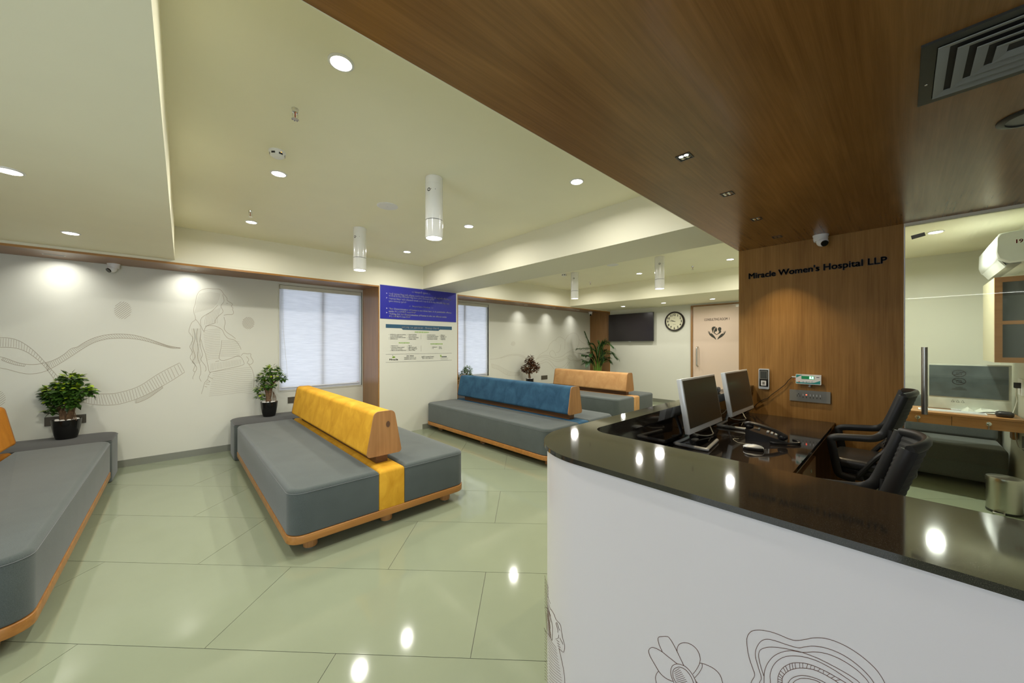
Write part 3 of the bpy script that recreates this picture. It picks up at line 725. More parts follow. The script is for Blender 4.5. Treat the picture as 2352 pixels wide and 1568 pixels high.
# upholstered side tables between the benches and the wall
def side_table(label, x0, x1, y0, y1):
    t = thing('upholstered_side_table', label, 'side table', ((x0 + x1) / 2, (y0 + y1) / 2, 0), group='upholstered side tables against the wall')
    hx, hy = (x1 - x0) / 2, (y1 - y0) / 2; o = rr(-hx, hx, -hy, hy, (0.05, 0.05, 0.16, 0.16), 6)
    MB().pillow(o, 0.006, 0.432, 0.01, 0.006).build('body', 'grey', t)
    MB().pillow(rr(-hx + 0.004, hx - 0.004, -hy + 0.004, hy - 0.004, (0.05, 0.05, 0.16, 0.16), 6), 0.430, 0.446, 0.008, 0.002).build('top_panel', 'grey_dark', t)
    MB().tube([(x, y, 0.433) for x, y in o(-0.001)], 0.0035, 6, closed=True).build('piping', 'grey', t)
    return t
side_table('charcoal upholstered side table behind the mustard bench, carrying the smaller green bonsai', 0.475, 1.955, 5.615, YW - 0.02)
side_table('charcoal upholstered side table behind the orange bench, carrying the broad green bonsai', -2.03, -0.545, 5.615, YW - 0.02)
side_table('charcoal upholstered side table behind the blue bench, carrying the pale green bonsai', 3.80, 4.56, 5.615, YW - 0.02)
side_table('charcoal upholstered side table beside the tan bench, carrying the bronze-leaved bonsai', 5.75, 7.15, 5.62, YW - 0.02)

# ------------------------------------------------------------------ plants
def leaf(mb, p, d, up, ln, wd, bend=0.25):
    d = d.normalized(); s = d.cross(up)
    if s.length < 1e-4: s = d.orthogonal()
    s.normalize(); n = s.cross(d).normalized()
    a = p; b = p + d * ln * 0.45 + n * ln * bend * 0.35; c = p + d * ln - n * ln * bend * 0.4
    mb.add([a, b + s * wd * 0.5 - n * wd * 0.12, b, b - s * wd * 0.5 - n * wd * 0.12, c], [(0, 1, 2), (0, 2, 3), (1, 4, 2), (2, 4, 3)])
def bonsai(label, base_p, k, clusters, leaf_mat, young, n_leaf, lsize, pot, trunk, seed, roots=True, pebbles=True, young_share=0.2):
    """clusters: (right, up, half width, half height) in metres, as seen across the line of sight; k scales all"""
    rnd = random.Random(seed); VD = Vector((base_p.x, base_p.y, 0)).normalized()
    t = thing('bonsai_plant', label, 'potted plant', base_p, group='bonsai in black pots')
    rt, rb, h = [q * k for q in pot]
    prof = [(rb * 0.9, 0), (rb, 0.004), (rb + (rt - rb) * 0.45, h * 0.3), (rb + (rt - rb) * 0.8, h * 0.62), (rt, h), (rt - 0.006, h), (rt - 0.010, h - 0.016)]
    p = MB().lathe(prof, 32); p.build('pot', 'pot', t)
    MB().lathe([(rt - 0.011, h - 0.018), (rt - 0.013, h - 0.012)], 24).build('soil', 'soil', t)
    if pebbles:
        for i in range(9):
            a = i * 0.7 + rnd.random() * 0.3; q = rt * 0.66
            MB().ball((q * math.cos(a), q * math.sin(a), h - 0.003), (rt * 0.2 * rnd.uniform(0.8, 1.1), rt * 0.15, rt * 0.11), 8, 5).build('pebble', 'pebble', t)
    def W3(r, u, dep=0.0): v = RIGHT * (r * k) + VD * (dep * k); return Vector((v.x, v.y, u * k))
    tr = MB()
    for path, rad in trunk:
        tr.tube(smooth_line([W3(*q) for q in path], 3), [rad[0] * k + (rad[1] - rad[0]) * k * i / (3 * (len(path) - 1)) for i in range(3 * (len(path) - 1) + 1)], 8)
    tr.build('trunk', 'bark', t)
    if roots:
        m = MB()
        for i in range(12):
            a = rnd.uniform(0.2, 0.9); x = 0.055 + 0.012 * i / 2 * a
            m.tube(smooth_line([W3(0.045 + rnd.uniform(0, 0.02), h / k + 0.15 - rnd.uniform(0, 0.03)), W3(0.05 + i * 0.004, h / k + 0.07, rnd.uniform(-0.02, 0.02)), W3(0.05 + i * 0.006 + rnd.uniform(-0.01, 0.01), h / k - 0.012, rnd.uniform(-0.02, 0.02))], 3), 0.0013 * k, 4)
        m.build('aerial_roots', 'bark', t)['kind'] = 'stuff'
    A, B = MB(), MB()
    tot = sum(c[2] * c[3] for c in clusters)
    for (cx, cz, hw, hh) in clusters:
        n = max(12, int(n_leaf * hw * hh / tot))
        for i in range(n):
            th = rnd.uniform(0, 2 * math.pi); ph = math.acos(rnd.uniform(-1, 1)); rr_ = rnd.uniform(0.35, 1.0) ** 0.5
            o = Vector((math.cos(th) * math.sin(ph), math.sin(th) * math.sin(ph), math.cos(ph))) * rr_
            pos = W3(cx + o.x * hw, cz + o.z * hh, o.y * min(hw, 0.75 * (hw + hh) / 1.5))
            d = (W3(o.x, o.z * 0.25 + 0.03, o.y)).normalized() + Vector((rnd.uniform(-.5, .5), rnd.uniform(-.5, .5), rnd.uniform(-.45, .25)))
            top = o.z > 0.25 and o.y < 0.5 and rnd.random() < young_share * 2.4
            if pos.y + base_p.y > YW - 0.07: pos.y = YW - 0.07 - base_p.y - rnd.uniform(0, 0.03)
            ln = lsize * k * rnd.uniform(0.7, 1.15)
            leaf(B if (top and young) else A, pos, d, Vector((rnd.uniform(-.3, .3), rnd.uniform(-.3, .3), 1)), ln, ln * 0.56)
    A.build('foliage', leaf_mat, t)['kind'] = 'stuff'
    if young: B.build('young_foliage', young, t)['kind'] = 'stuff'
    return t
b1 = atz(150, 1003, 0.446); b1.z = 0.446; b1.y -= 0.09; b1 = Vector((-0.915, 6.07, 0.446))
k1 = depth(b1) / F_PX            # metres per pixel across the line of sight
def cl(px0, py0, lst): return [((x - px0) * k1, (py0 - y) * k1, w * k1, h * k1) for x, y, w, h in lst]
c1 = cl(150, 1005, [(160, 866, 22, 9), (140, 880, 20, 10), (175, 872, 16, 8), (118, 897, 25, 12), (150, 893, 26, 13), (185, 893, 22, 12), (205, 897, 9, 10), (125, 910, 28, 10), (155, 916, 22, 10), (165, 905, 18, 10), (110, 920, 8, 5), (120, 935, 9, 7), (116, 942, 8, 6), (150, 926, 20, 8), (172, 924, 9, 6)])
px_ = lambda *q: [((x - 150) * k1, (1005 - y) * k1, 0.0) for x, y in q]
bonsai('broad green bonsai with yellow-tipped leaves and white pebbles behind the orange bench', b1, 1.0, c1, 'leaf', 'leaf_young', 1150, 0.070,
       (0.108, 0.076, 0.205), [(px_((145, 968), (143, 955), (138, 940), (130, 928), (122, 918)), (0.034, 0.012)), (px_((154, 968), (158, 952), (163, 938), (160, 922), (156, 905), (158, 880)), (0.031, 0.008)), (px_((160, 930), (172, 918), (184, 905), (198, 898)), (0.016, 0.006)), (px_((146, 945), (150, 925), (148, 905)), (0.015, 0.008))], 3)
b2 = Vector((0.90, 6.03, 0.446)); k1 = depth(b2) / F_PX
c2 = cl(613, 955, [(620, 844, 14, 5), (612, 852, 12, 6), (628, 853, 11, 6), (604, 864, 14, 8), (622, 866, 14, 8), (640, 866, 10, 8), (594, 872, 7, 5), (606, 880, 13, 7), (600, 890, 12, 5), (590, 894, 8, 5), (618, 884, 10, 5), (594, 910, 7, 6), (600, 911, 5, 5), (645, 869, 6, 6)])
px_ = lambda *q: [((x - 613) * k1, (955 - y) * k1, 0.0) for x, y in q]
bonsai('smaller green bonsai with yellow-tipped leaves in a black pot behind the mustard bench', b2, 1.0, c2, 'leaf', 'leaf_young', 620, 0.062,
       (0.103, 0.072, 0.206), [(px_((610, 921), (614, 908), (617, 892), (620, 880), (620, 860)), (0.030, 0.008)), (px_((612, 921), (610, 905), (606, 895), (600, 888)), (0.035, 0.010)), (px_((619, 885), (628, 874), (640, 868)), (0.014, 0.006))], 5, pebbles=True)
b3 = Vector((4.20, 5.98, 0.446)); k1 = depth(b3) / F_PX
c3 = cl(1069, 890, [(1076, 833, 9, 8), (1072, 842, 12, 9), (1060, 848, 8, 8), (1080, 852, 7, 9), (1064, 857, 11, 8), (1056, 862, 6, 6)])
px_ = lambda *q: [((x - 1069) * k1, (890 - y) * k1, 0.0) for x, y in q]
bonsai('pale green bonsai half hidden behind the blue bench, standing before the window blind', b3, 1.0, c3, 'leaf_pale', None, 1000, 0.050,
       (0.12, 0.09, 0.16), [(px_((1069, 872), (1068, 862), (1072, 850), (1076, 836)), (0.03, 0.008)), (px_((1068, 866), (1062, 855)), (0.016, 0.008))], 8, roots=False)
b4 = Vector((6.04, 5.95, 0.446)); k1 = depth(b4) / F_PX
c4 = cl(1217, 893, [(1219, 826, 6, 5), (1216, 834, 9, 6), (1222, 838, 8, 6), (1214, 845, 10, 6), (1225, 846, 8, 5), (1205, 850, 6, 6), (1234, 845, 4, 6), (1210, 855, 6, 4), (1232, 852, 4, 5), (1221, 855, 7, 4)])
px_ = lambda *q: [((x - 1217) * k1, (893 - y) * k1, 0.0) for x, y in q]
bonsai('bronze-leaved bonsai in a black pot in front of the far mural', b4, 1.0, c4, 'leaf_brown', None, 1200, 0.060,
       (0.092, 0.085, 0.21), [(px_((1217, 872), (1216, 862), (1219, 850), (1220, 830)), (0.03, 0.008)), (px_((1216, 864), (1210, 856), (1205, 850)), (0.016, 0.008)), (px_((1218, 860), (1226, 852), (1233, 846)), (0.014, 0.006))], 9, roots=False)
# palm in the far corner
rnd = random.Random(4)
pp = Vector((8.35, 5.62, 0)); kp = depth(pp) / F_PX
t = thing('palm_plant', 'tall green palm in the corner by the television, behind the tan bench', 'potted plant', pp)
MB().lathe([(0.13, 0), (0.15, 0.01), (0.19, 0.3), (0.195, 0.36), (0.18, 0.36), (0.175, 0.33)], 28).build('pot', 'pot', t)
MB().lathe([(0.174, 0.32), (0.172, 0.335)], 20).build('soil', 'soil', t)
fronds = [((1372, 860), (1362, 815), (1352, 790), (1343, 767)), ((1372, 860), (1370, 815), (1358, 802), (1330, 801)), ((1375, 860), (1378, 820), (1392, 788), (1404, 797)), ((1377, 860), (1384, 815), (1398, 808), (1416, 822)), ((1372, 860), (1364, 826), (1352, 818), (1336, 814)), ((1373, 860), (1366, 840), (1358, 828), (1341, 836)), ((1376, 860), (1376, 815), (1382, 794), (1390, 790)), ((1373, 860), (1372, 815), (1366, 795), (1358, 790)), ((1376, 860), (1384, 835), (1394, 828), (1400, 830)), ((1374, 860), (1360, 835), (1352, 832), (1340, 828)), ((1375, 860), (1378, 830), (1388, 815), (1402, 812)), ((1376, 860), (1372, 825), (1374, 800), (1378, 788)),
          ((1374, 860), (1372, 835), (1362, 815), (1350, 812)), ((1375, 860), (1380, 838), (1388, 826), (1398, 822))]
for fi, fr in enumerate(fronds):
    dep = [0, rnd.uniform(-0.05, 0.03), rnd.uniform(-0.14, 0.03), rnd.uniform(-0.25, 0.03)]
    pts = []
    for (x, y), dd in zip(fr, dep):
        v = RIGHT * ((x - 1374) * kp) + FWD * dd; pts.append(Vector((v.x, v.y, (HOR - y) * kp + CAM_H)))
    pts[0] = Vector((rnd.uniform(-.03, .03), rnd.uniform(-.03, .03), 0.33)); pts.insert(1, pts[0] + (pts[1] - pts[0]) * 0.5 + Vector((0, 0, 0.06)))
    cur = smooth_line(pts, 8)
    f = MB().tube(cur, [0.010 * (1 - i / len(cur)) + 0.002 for i in range(len(cur))], 5).build('frond', 'stem_palm', t)
    m = MB()
    for i in range(int(len(cur) * 0.42), len(cur)):
        tt = (cur[min(i + 1, len(cur) - 1)] - cur[i - 1]).normalized(); frac = (i - len(cur) * 0.42) / (len(cur) * 0.58)
        ln = 0.20 * (1 - 0.55 * abs(frac - 0.35))
        for q in (0, 0.33, 0.66):
            p = cur[i].lerp(cur[min(i + 1, len(cur) - 1)], q)
            for s in (-1, 1):
                side = tt.cross(Vector((0.35, -0.5, 0.8))).normalized() * s
                leaf(m, p, tt * 0.9 + side * 0.75 + Vector((0, 0, rnd.uniform(-.35, .1))), Vector((0, 0, 1)), ln * rnd.uniform(.85, 1.2), 0.015, 0.35)
    m.build('leaflets', 'leaf_palm', f)['kind'] = 'stuff'

# ------------------------------------------------------------------ mural line drawings
YM = YW - 0.0008
def mural_map(px, py): p = aty(px, py, YM); return (p.x, YM, p.z)
def mline(mb, pts, w=1.0, k=4):
    ribbon(mb, smooth_line(pts, k) if k > 1 else [Vector(p) for p in pts], w, mural_map)
def rungs(mb, top, bot, n, w=0.8, t0=0.0, t1=1.0, slant=0.0):
    T = smooth_line(top, 6); B = smooth_line(bot, 6)
    def at(L, t): x = max(0, min(0.9999, t)) * (len(L) - 1); i = int(x); return L[i].lerp(L[i + 1], x - i)
    for i in range(n):
        t = t0 + (t1 - t0) * i / (n - 1); a = at(T, t); b = at(B, t + slant)
        mline(mb, [tuple(a.lerp(b, 0.06)), tuple(a.lerp(b, 0.94))], w, 1)
za = lambda q: [(x / 5.113, 740 + y / 5.113) for x, y in q]
zb = lambda q: [(400 + x / 5.6, 640 + y / 5.6) for x, y in q]
m = MB()
At = za([(540, 472), (600, 455), (680, 420), (760, 370), (830, 310), (905, 290), (960, 255), (1050, 205), (1150, 168), (1280, 143), (1400, 137), (1520, 143), (1640, 165), (1760, 200), (1860, 235), (1960, 270), (2050, 290), (2120, 300)])
Ab = za([(560, 565), (650, 515), (750, 455), (850, 390), (950, 325), (1050, 265), (1150, 222), (1280, 192), (1420, 185), (1560, 192), (1700, 215), (1850, 258), (1980, 295), (2050, 305), (2120, 303)])
mline(m, At); mline(m, Ab); rungs(m, At, Ab, 66, 0.8)
mline(m, za([(0, 403), (80, 425), (170, 460), (260, 485), (350, 495), (440, 492), (540, 472)])); mline(m, za([(0, 535), (100, 555), (200, 583), (300, 603), (370, 605), (460, 595), (560, 565)]))
Bt = za([(-60, 185), (0, 180), (80, 182), (160, 195), (240, 225), (330, 280), (410, 345), (480, 415), (540, 480), (600, 550), (660, 615), (720, 700)])
Bb = za([(-60, 296), (0, 293), (90, 293), (180, 302), (270, 328), (350, 370), (430, 430), (500, 495), (560, 565), (630, 660), (690, 750)])
mline(m, Bt); mline(m, Bb); rungs(m, Bt, Bb, 30, 0.8)
St = za([(40, 415), (120, 442), (200, 468), (300, 490)]); Sb = za([(15, 440), (100, 475), (200, 503), (290, 517)])
mline(m, Sb); rungs(m, St, Sb, 14, 0.8)
Ct = za([(920, 815), (1000, 830), (1110, 838), (1200, 842), (1320, 838), (1440, 815), (1560, 780), (1660, 735), (1760, 670), (1860, 605), (1980, 540), (2110, 475)])
Cb = za([(900, 905), (1000, 945), (1110, 965), (1240, 973), (1370, 965), (1480, 940), (1590, 905), (1720, 850), (1830, 790), (1930, 735), (2040, 670), (2170, 585)])
mline(m, Ct); mline(m, Cb); rungs(m, Ct, Cb, 40, 0.9)
D1 = za([(1585, 905), (1720, 850), (1830, 790), (1900, 745)]); D2 = za([(1590, 948), (1650, 932), (1750, 885), (1840, 822), (1915, 768)])
mline(m, D2); rungs(m, D1, D2, 24, 0.7)
for cx, cy, r_, n in ((281.9, 712.4, 20, 10), (570.3, 741.6, 14, 10), (-6, 915, 19, 9)):
    for i in range(n):
        o = (i + 0.5) / n * 2 - 1; h = math.sqrt(max(0, 1 - o * o)) * r_; nx, ny = math.sin(R(36)), math.cos(R(36)); dx, dy = math.cos(R(36)), -math.sin(R(36))
        mline(m, [(cx + nx * o * r_ - dx * h, cy + ny * o * r_ - dy * h), (cx + nx * o * r_ + dx * h, cy + ny * o * r_ + dy * h)], 1.0, 1)
m.build('mural_ribbon_drawing', 'mural_line', wall_m, smooth=0)
m = MB(); fm = MB()
for q in ([(255, 440), (250, 390), (275, 310), (285, 240), (310, 180), (350, 145), (420, 127), (500, 130), (590, 138), (640, 200), (680, 250), (685, 280), (745, 320), (748, 335), (735, 350), (755, 375), (750, 395), (757, 410), (765, 435), (745, 460), (690, 460), (640, 468)],
          [(255, 440), (275, 520), (230, 560), (205, 610), (190, 680), (215, 720), (240, 770), (215, 840), (200, 880), (235, 940), (205, 1010), (245, 1080), (270, 1110), (245, 1180), (265, 1200), (240, 1270), (245, 1290)],
          [(275, 520), (310, 560), (340, 620), (345, 700), (330, 800), (345, 900), (365, 980), (345, 1040), (400, 1120), (410, 1170), (395, 1190)],
          [(560, 340), (480, 420), (380, 480), (345, 520), (340, 580), (360, 640), (385, 680), (395, 640), (430, 600), (520, 570), (525, 540), (550, 500), (580, 470), (630, 420), (600, 350), (640, 290), (625, 200)],
          [(640, 490), (655, 560), (645, 640), (680, 690), (740, 730), (790, 770)], [(670, 316), (690, 316)],
          [(400, 610), (480, 600), (560, 620), (620, 660), (650, 720), (700, 770), (780, 790), (840, 860), (860, 910)],
          [(345, 780), (370, 880), (400, 960), (420, 1050), (440, 1150), (450, 1190), (470, 1200), (640, 1165), (880, 1110), (890, 1060), (860, 1010), (820, 990), (740, 1020), (640, 1050), (590, 1040), (580, 1000), (600, 900), (615, 790)],
          [(860, 990), (890, 960), (940, 965), (985, 965), (985, 1000), (1015, 1050), (1010, 1080), (980, 1100), (940, 1080), (960, 1040), (930, 1000)],
          [(960, 1100), (1000, 1160), (1025, 1250), (1025, 1340), (1020, 1400)], [(470, 1200), (440, 1250), (430, 1290), (390, 1340), (375, 1400), (350, 1480)],
          [(440, 1255), (480, 1280), (500, 1285)], [(425, 1300), (465, 1325), (410, 1330)], [(400, 1350), (455, 1360)], [(390, 1385), (425, 1390)], [(530, 1065), (580, 1055)],
          [(300, 640), (290, 760), (310, 900), (300, 1000), (330, 1100), (345, 1200), (325, 1270), (350, 1320)], [(250, 640), (270, 760), (240, 880), (270, 1000), (240, 1060), (290, 1140), (270, 1200)]):
    mline(m, zb(q), 0.9)
for i in range(16):
    x = 330 + i * 17
    mline(fm, zb([(x, 165 + abs(i - 8) * 3), (x - 25, 260 + i * 2), (x - 60 - i * 2, 380 - i * 4 + 60)]), 0.8)
for i in range(9):
    x = 375 + i * 20; mline(fm, zb([(x + 60, 440 - i * 9), (x + 25, 510 - i * 2), (x + 20, 590 - i * 2)]), 0.8)
for i in range(7):
    x = 225 + i * 17; mline(fm, zb([(x, 640), (x + 12, 780), (x - 6, 900), (x + 18, 1010), (x + 2, 1090)]), 0.8)
for i in range(18):
    y = 650 + i * 22; mline(fm, zb([(370 + i * 3, y + 20), (480, y + 4), (595 - i * 0.5, y - 6 + i * 0.6)]), 0.7)
for i in range(9):
    y = 800 + i * 24; mline(fm, zb([(625 - i * 4, y), (740, y + 2), (840 + i, y + 10)]), 0.7)
for i in range(14):
    y = 1150 + i * 24; mline(fm, zb([(500 - i * 4, y + 46), (700, y + 20), (860, y), (985 + min(i, 6) * 4, y - 8 + i * 2)]), 0.7)
for i in range(20):
    x = 470 + i * 20; mline(fm, zb([(x, 1180 - i * 4), (x + 8, 1090 - i * 3)]), 0.7)
m.build('mural_woman_drawing', 'mural_line', wall_m, smooth=0); fm.build('mural_woman_shading', 'mural_faint', wall_m, smooth=0)
zc_ = lambda q: [(1100 + x / 9.046, 760 + y / 9.046) for x, y in q]
m = MB()
for q in ([(230, 585), (330, 580), (450, 555), (560, 510), (680, 485), (780, 482), (880, 500), (960, 540), (1000, 575)], [(450, 565), (580, 525), (700, 505), (800, 505), (900, 535), (990, 580)],
          [(1170, 640), (1230, 560), (1310, 510), (1400, 505), (1480, 530), (1560, 575), (1660, 600), (1740, 585), (1830, 525), (1900, 512), (1950, 545)],
          [(1170, 640), (1280, 640), (1380, 590), (1450, 600), (1520, 660), (1580, 730), (1680, 755), (1760, 735), (1850, 640)], [(1180, 690), (1280, 680), (1400, 640), (1480, 690), (1560, 790)],
          [(1220, 580), (1300, 540), (1400, 545), (1500, 590), (1640, 635), (1760, 600), (1840, 560), (1900, 610), (1960, 600), (2040, 620), (2120, 610)],
          [(1180, 600), (1280, 480), (1400, 410), (1440, 360), (1470, 280), (1540, 210), (1600, 180)], [(1600, 200), (1620, 150), (1680, 120), (1740, 150), (1780, 180), (1790, 260), (1780, 380)],
          [(1790, 200), (1830, 120), (1900, 60), (1980, 40), (2050, 80), (2080, 170), (2070, 280), (2020, 370), (1960, 380), (1880, 420), (1800, 470), (1740, 520), (1650, 545), (1560, 550), (1490, 520), (1470, 450), (1520, 400), (1570, 440), (1600, 520)],
          [(1700, 280), (1690, 380), (1660, 430), (1600, 450)], [(1780, 790), (1850, 690), (1890, 640)], [(2080, 170), (2150, 240), (2230, 280)], [(1880, 430), (1980, 440), (2100, 480)]):
    mline(m, zc_(q), 0.6)
E1 = zc_([(260, 680), (400, 720), (520, 780), (640, 840), (760, 855), (860, 850)]); E2 = zc_([(270, 760), (400, 800), (520, 880), (620, 925), (760, 930), (840, 925)])
mline(m, E1, 0.4); mline(m, E2, 0.5); rungs(m, E1, E2, 28, 0.45)
for i in range(8):
    o = (i + .5) / 4 - 1; h = math.sqrt(max(0, 1 - o * o)) * 5; cx, cy = 1178.5, 789
    mline(m, [(cx + o * 3.5 - h * .8, cy + o * 3.5 + h * .8), (cx + o * 3.5 + h * .8, cy + o * 3.5 - h * .8)], 0.4, 1)
m.build('far_mural_drawing', 'mural_faint', wall_m, smooth=0)

# socket plates on the mural wall
for (x0, x1, z0, z1, lab) in ((-1.093, -0.80, 0.571, 0.668, 'bronze grey wall socket plate behind the broad bonsai'), (1.167, 1.40, 0.570, 0.662, 'bronze grey wall socket plate behind the mustard backrest'), (6.763, 6.996, 0.556, 0.66, 'bronze grey wall socket plate between bronze bonsai and tan bench')):
    t = thing('socket_plate', lab, 'wall socket', ((x0 + x1) / 2, YW, (z0 + z1) / 2), group='socket plates on the mural wall')
    MB().box(x0, x1, YW - 0.008, YW, z0, z1).build('plate', 'plate', t, True, smooth=0)
    for i in range(4):
        w = (x1 - x0 - 0.05) / 4; a = x0 + 0.025 + w * i
        MB().box(a + 0.002, a + w - 0.002, YW - 0.0095, YW - 0.008, z0 + 0.02, z1 - 0.02).build('switch', 'plate', t, True, smooth=0)

# ------------------------------------------------------------------ notice on the pier
YS = YN - 0.006
zs = lambda x, y: (860 + x / 7.127, 640 + y / 7.127)
t = thing('notice_board', 'royal blue notice panel with white bilingual lettering above the services list', 'sign', ((2.302 + 3.725) / 2, YN - 0.002, 1.865))
MB().box(2.302, 3.726, YS, YN - 0.001, 1.867, 2.402).build('panel', 'sign_blue', t, True, smooth=0)
def sign_line(par, body, a, b, h, mat='sign_white', bold=0.0, y=YS):
    """lettering between zoomed sign pixels a (left baseline) and b (right end)"""
    p = aty(*zs(*a), y); q = aty(*zs(*b), y); kk = depth(p) / F_PX / 7.127
    return text_obj('lettering', body, (p.x, y - 0.0008, p.z), FACE_Y, mat, par, size=h * kk * 1.38, fit=q.x - p.x, bold=bold)
for body, a, b, h, bd in (
        ('-:: મહત્વની સુચના ::-', (612, 226), (915, 248), 26, .0008),
        ('“અત્રે ગર્ભસ્થ શિશુનું જાતિ પરિક્ષણ (બાબો કે બેબી) કરવામાં આવતું નથી. આવું જાતિ પરિક્ષણ કરવું', (235, 252), (1250, 345), 24, .0008),
        ('એ પી સી પી એન્ડ પીએનડીટી એક્ટ-૧૯૯૪ મુજબ સજાપાત્ર ગુનો છે.”', (235, 286), (985, 350), 22, .0008),
        ('“ગર્ભસ્થ શિશુના જાતિ પરિક્ષણની માંગણી કરવી તે પણ પી સી પી એન્ડ પીએનડીટી એક્ટ ૧૯૯૪', (235, 332), (1228, 410), 22, .0008),
        ('મુજબ સજાપાત્ર ગુનો છે.”', (235, 374), (530, 390), 22, .0008),
        ('-::  Important Notice  ::-', (565, 456), (962, 480), 26, .0006),
        ('“Sex Determination of foetus is not done here. It is punishable offence', (235, 497), (1262, 560), 26, .0011),
        ('under PC & PNDT Act-1994”', (235, 540), (678, 560), 26, .0011),
        ('“Asking for Sex Determination of foetus is also an offence under', (235, 582), (1185, 635), 26, .0011),
        ('PC & PNDT Act-1994”', (243, 623), (590, 635), 26, .0011)):
    sign_line(t, body, a, b, h, bold=bd)
for y in (235, 309, 480, 553):
    q = [aty(*zs(x_, y_), YS) for x_, y_ in ((192, y - 11), (212, y + 1), (192, y + 13), (197, y + 1))]
    MB().add([(p.x, YS - 0.0008, p.z) for p in q], [(0, 1, 3), (1, 2, 3)]).build('arrow_bullet', 'sign_white', t, True, smooth=0)
YV = YN - 0.0014
t = thing('services_list', 'printed services list below the blue notice, with teal heading bar and green pills', 'sign', (3.0, YN - 0.002, 1.30))
def sp(x, y): p = aty(*zs(x, y), YV); return (p.x, p.z)
def patch(pts, mat, name, y=YV): return MB().prism(pts, y, YN - 0.0006, lambda u, v, w: (u, w, v)).build(name, mat, t, True, smooth=0)
(x0, _), (x1, _) = sp(186, 738), sp(1267, 780); zt_ = sp(186, 740)[1]; zb_ = sp(186, 802)[1]; dz = zt_ - zb_
(xa, _), (xb, _) = sp(440, 815), sp(1072, 835)
patch([(x0, zb_), (xa - 0.0, zb_), (xa + 0.03, zb_ - dz * 0.38), (xb - 0.03, zb_ - dz * 0.38), (xb, zb_), (x1, zb_), (x1, zt_), (x0, zt_)][::-1], 'sign_teal', 'heading_bar')
sign_line(t, 'SCOPE OF SERVICES - ઉપલબ્ધ સેવાઓ', (447, 808), (1055, 823), 26, bold=.001, y=YV)
def pill(x0, x1, y0, y1, body):
    a = sp(x0, y0); b = sp(x1, y1); r = (a[1] - b[1]) / 2 * 0.8; cz = sp(x0, (y0 + y1) / 2)[1]
    pts = [(b[0] - r + r * math.cos(k), cz + r * math.sin(k)) for k in [-math.pi / 2 + math.pi * i / 8 for i in range(9)]] + [(a[0] + r + r * math.cos(k), cz + r * math.sin(k)) for k in [math.pi / 2 + math.pi * i / 8 for i in range(9)]]
    patch(pts, 'sign_green', 'pill')
    text_obj('lettering', body, (a[0] + r * 1.2, YV - 0.0008, cz - r * 0.5), FACE_Y, 'sign_white', t, size=r * 1.5, fit=b[0] - a[0] - 2.4 * r)
pill(662, 890, 857, 886, 'SCOPE OF SERVICES'); pill(398, 575, 1037, 1060, 'AUXILIARY SERVICES'); pill(918, 1118, 1055, 1077, 'SPECIALIST AVAILABLE')
def small(body, x, y, x2): sign_line(t, body, (x, y), (x2, y), 13, 'sign_grey', 0.0004, YV)
for i, (b_, e) in enumerate((('ANTENATAL CARE FOR NORMAL', 518), ('& HIGH RISK PREGNANCY', 465), ('NORMAL & HIGH RISK DELIVERY', 515), ('OBSTETRIC ICU', 382))): small(b_, 255, 916 + i * 24.5, e)
for i, (b_, e) in enumerate((('નોર્મલ અને હાઈ રિસ્ક', 690), ('સગર્ભા માતાની સંભાળ', 688), ('નોર્મલ અને હાઈ રિસ્ક ડિલિવરી', 722), ('ઓબ્સ્ટેટ્રિક આઈ.સી.યુ.', 680))): small(b_, 555, 918 + i * 25, e)
for i, (b_, e) in enumerate((('PAINLESS LABOUR', 998), ('FETAL MEDICINE CENTRE', 1045), ('SONOGRAPHY CENTRE', 1030), ('LAPAROSCOPY CENTRE', 1028))): small(b_, 865, 925 + i * 23.5, e)
for i, (b_, e) in enumerate((('પેઈનલેસ લેબર', 1155), ('ફીટલ મેડિસીન સેન્ટર', 1180), ('સોનોગ્રાફી સેન્ટર', 1160), ('લેપ્રોસ્કોપી સેન્ટર', 1162))): small(b_, 1085, 931 + i * 22.5, e)
for i, (b_, e) in enumerate((('MEDICAL ICU', 385), ('CENTRAL STERILE SUPPLY', 495), ('DEPARTMENT (C.S.S.D)', 458), ('MEDICAL RECORD DEPARTMENT', 525))): small(b_, 275, 1104 + i * 25, e)
for i, (b_, e) in enumerate((('મેડિકલ ગેસ', 612), ('સેન્ટ્રલ સ્ટરાઈલ સપ્લાય', 690), ('ડિપાર્ટમેન્ટ', 700), ('મેડિકલ રેકોર્ડ', 668))): small(b_, 557, 1104 + i * 23.5, e)
for i, (b_, e) in enumerate((('INFERTILITY', 1030), ('IVF', 970))): small(b_, 950, 1125 + i * 23, e)
for i, (b_, e) in enumerate((('વંધ્યત્વ', 1098), ('આઈ.વી.એફ', 1104))): small(b_, 1052, 1123 + i * 24, e)
for (xx, ys) in ((238, (912, 961, 985)), (540, (914, 964, 986)), (852, (921, 945, 968, 990)), (1075, (926, 950, 972, 994)), (262, (1100, 1125, 1176)), (938, (1121, 1144))):
    for yy in ys: p = sp(xx, yy); patch([(p[0] - .003, p[1] - .003), (p[0] + .003, p[1] - .003), (p[0] + .003, p[1] + .003), (p[0] - .003, p[1] + .003)], 'sign_grey', 'bullet_dot')
def rule(a, b, w=0.004): patch([(a[0], a[1] - w / 2), (b[0], b[1] - w / 2), (b[0], b[1] + w / 2), (a[0], a[1] + w / 2)], 'sign_grey', 'rule_line')
for (p, q) in (((186, 1237), (1267, 1215)), ((186, 1368), (1267, 1333))): rule(sp(*p), (sp(*q)[0], sp(*p)[1]))
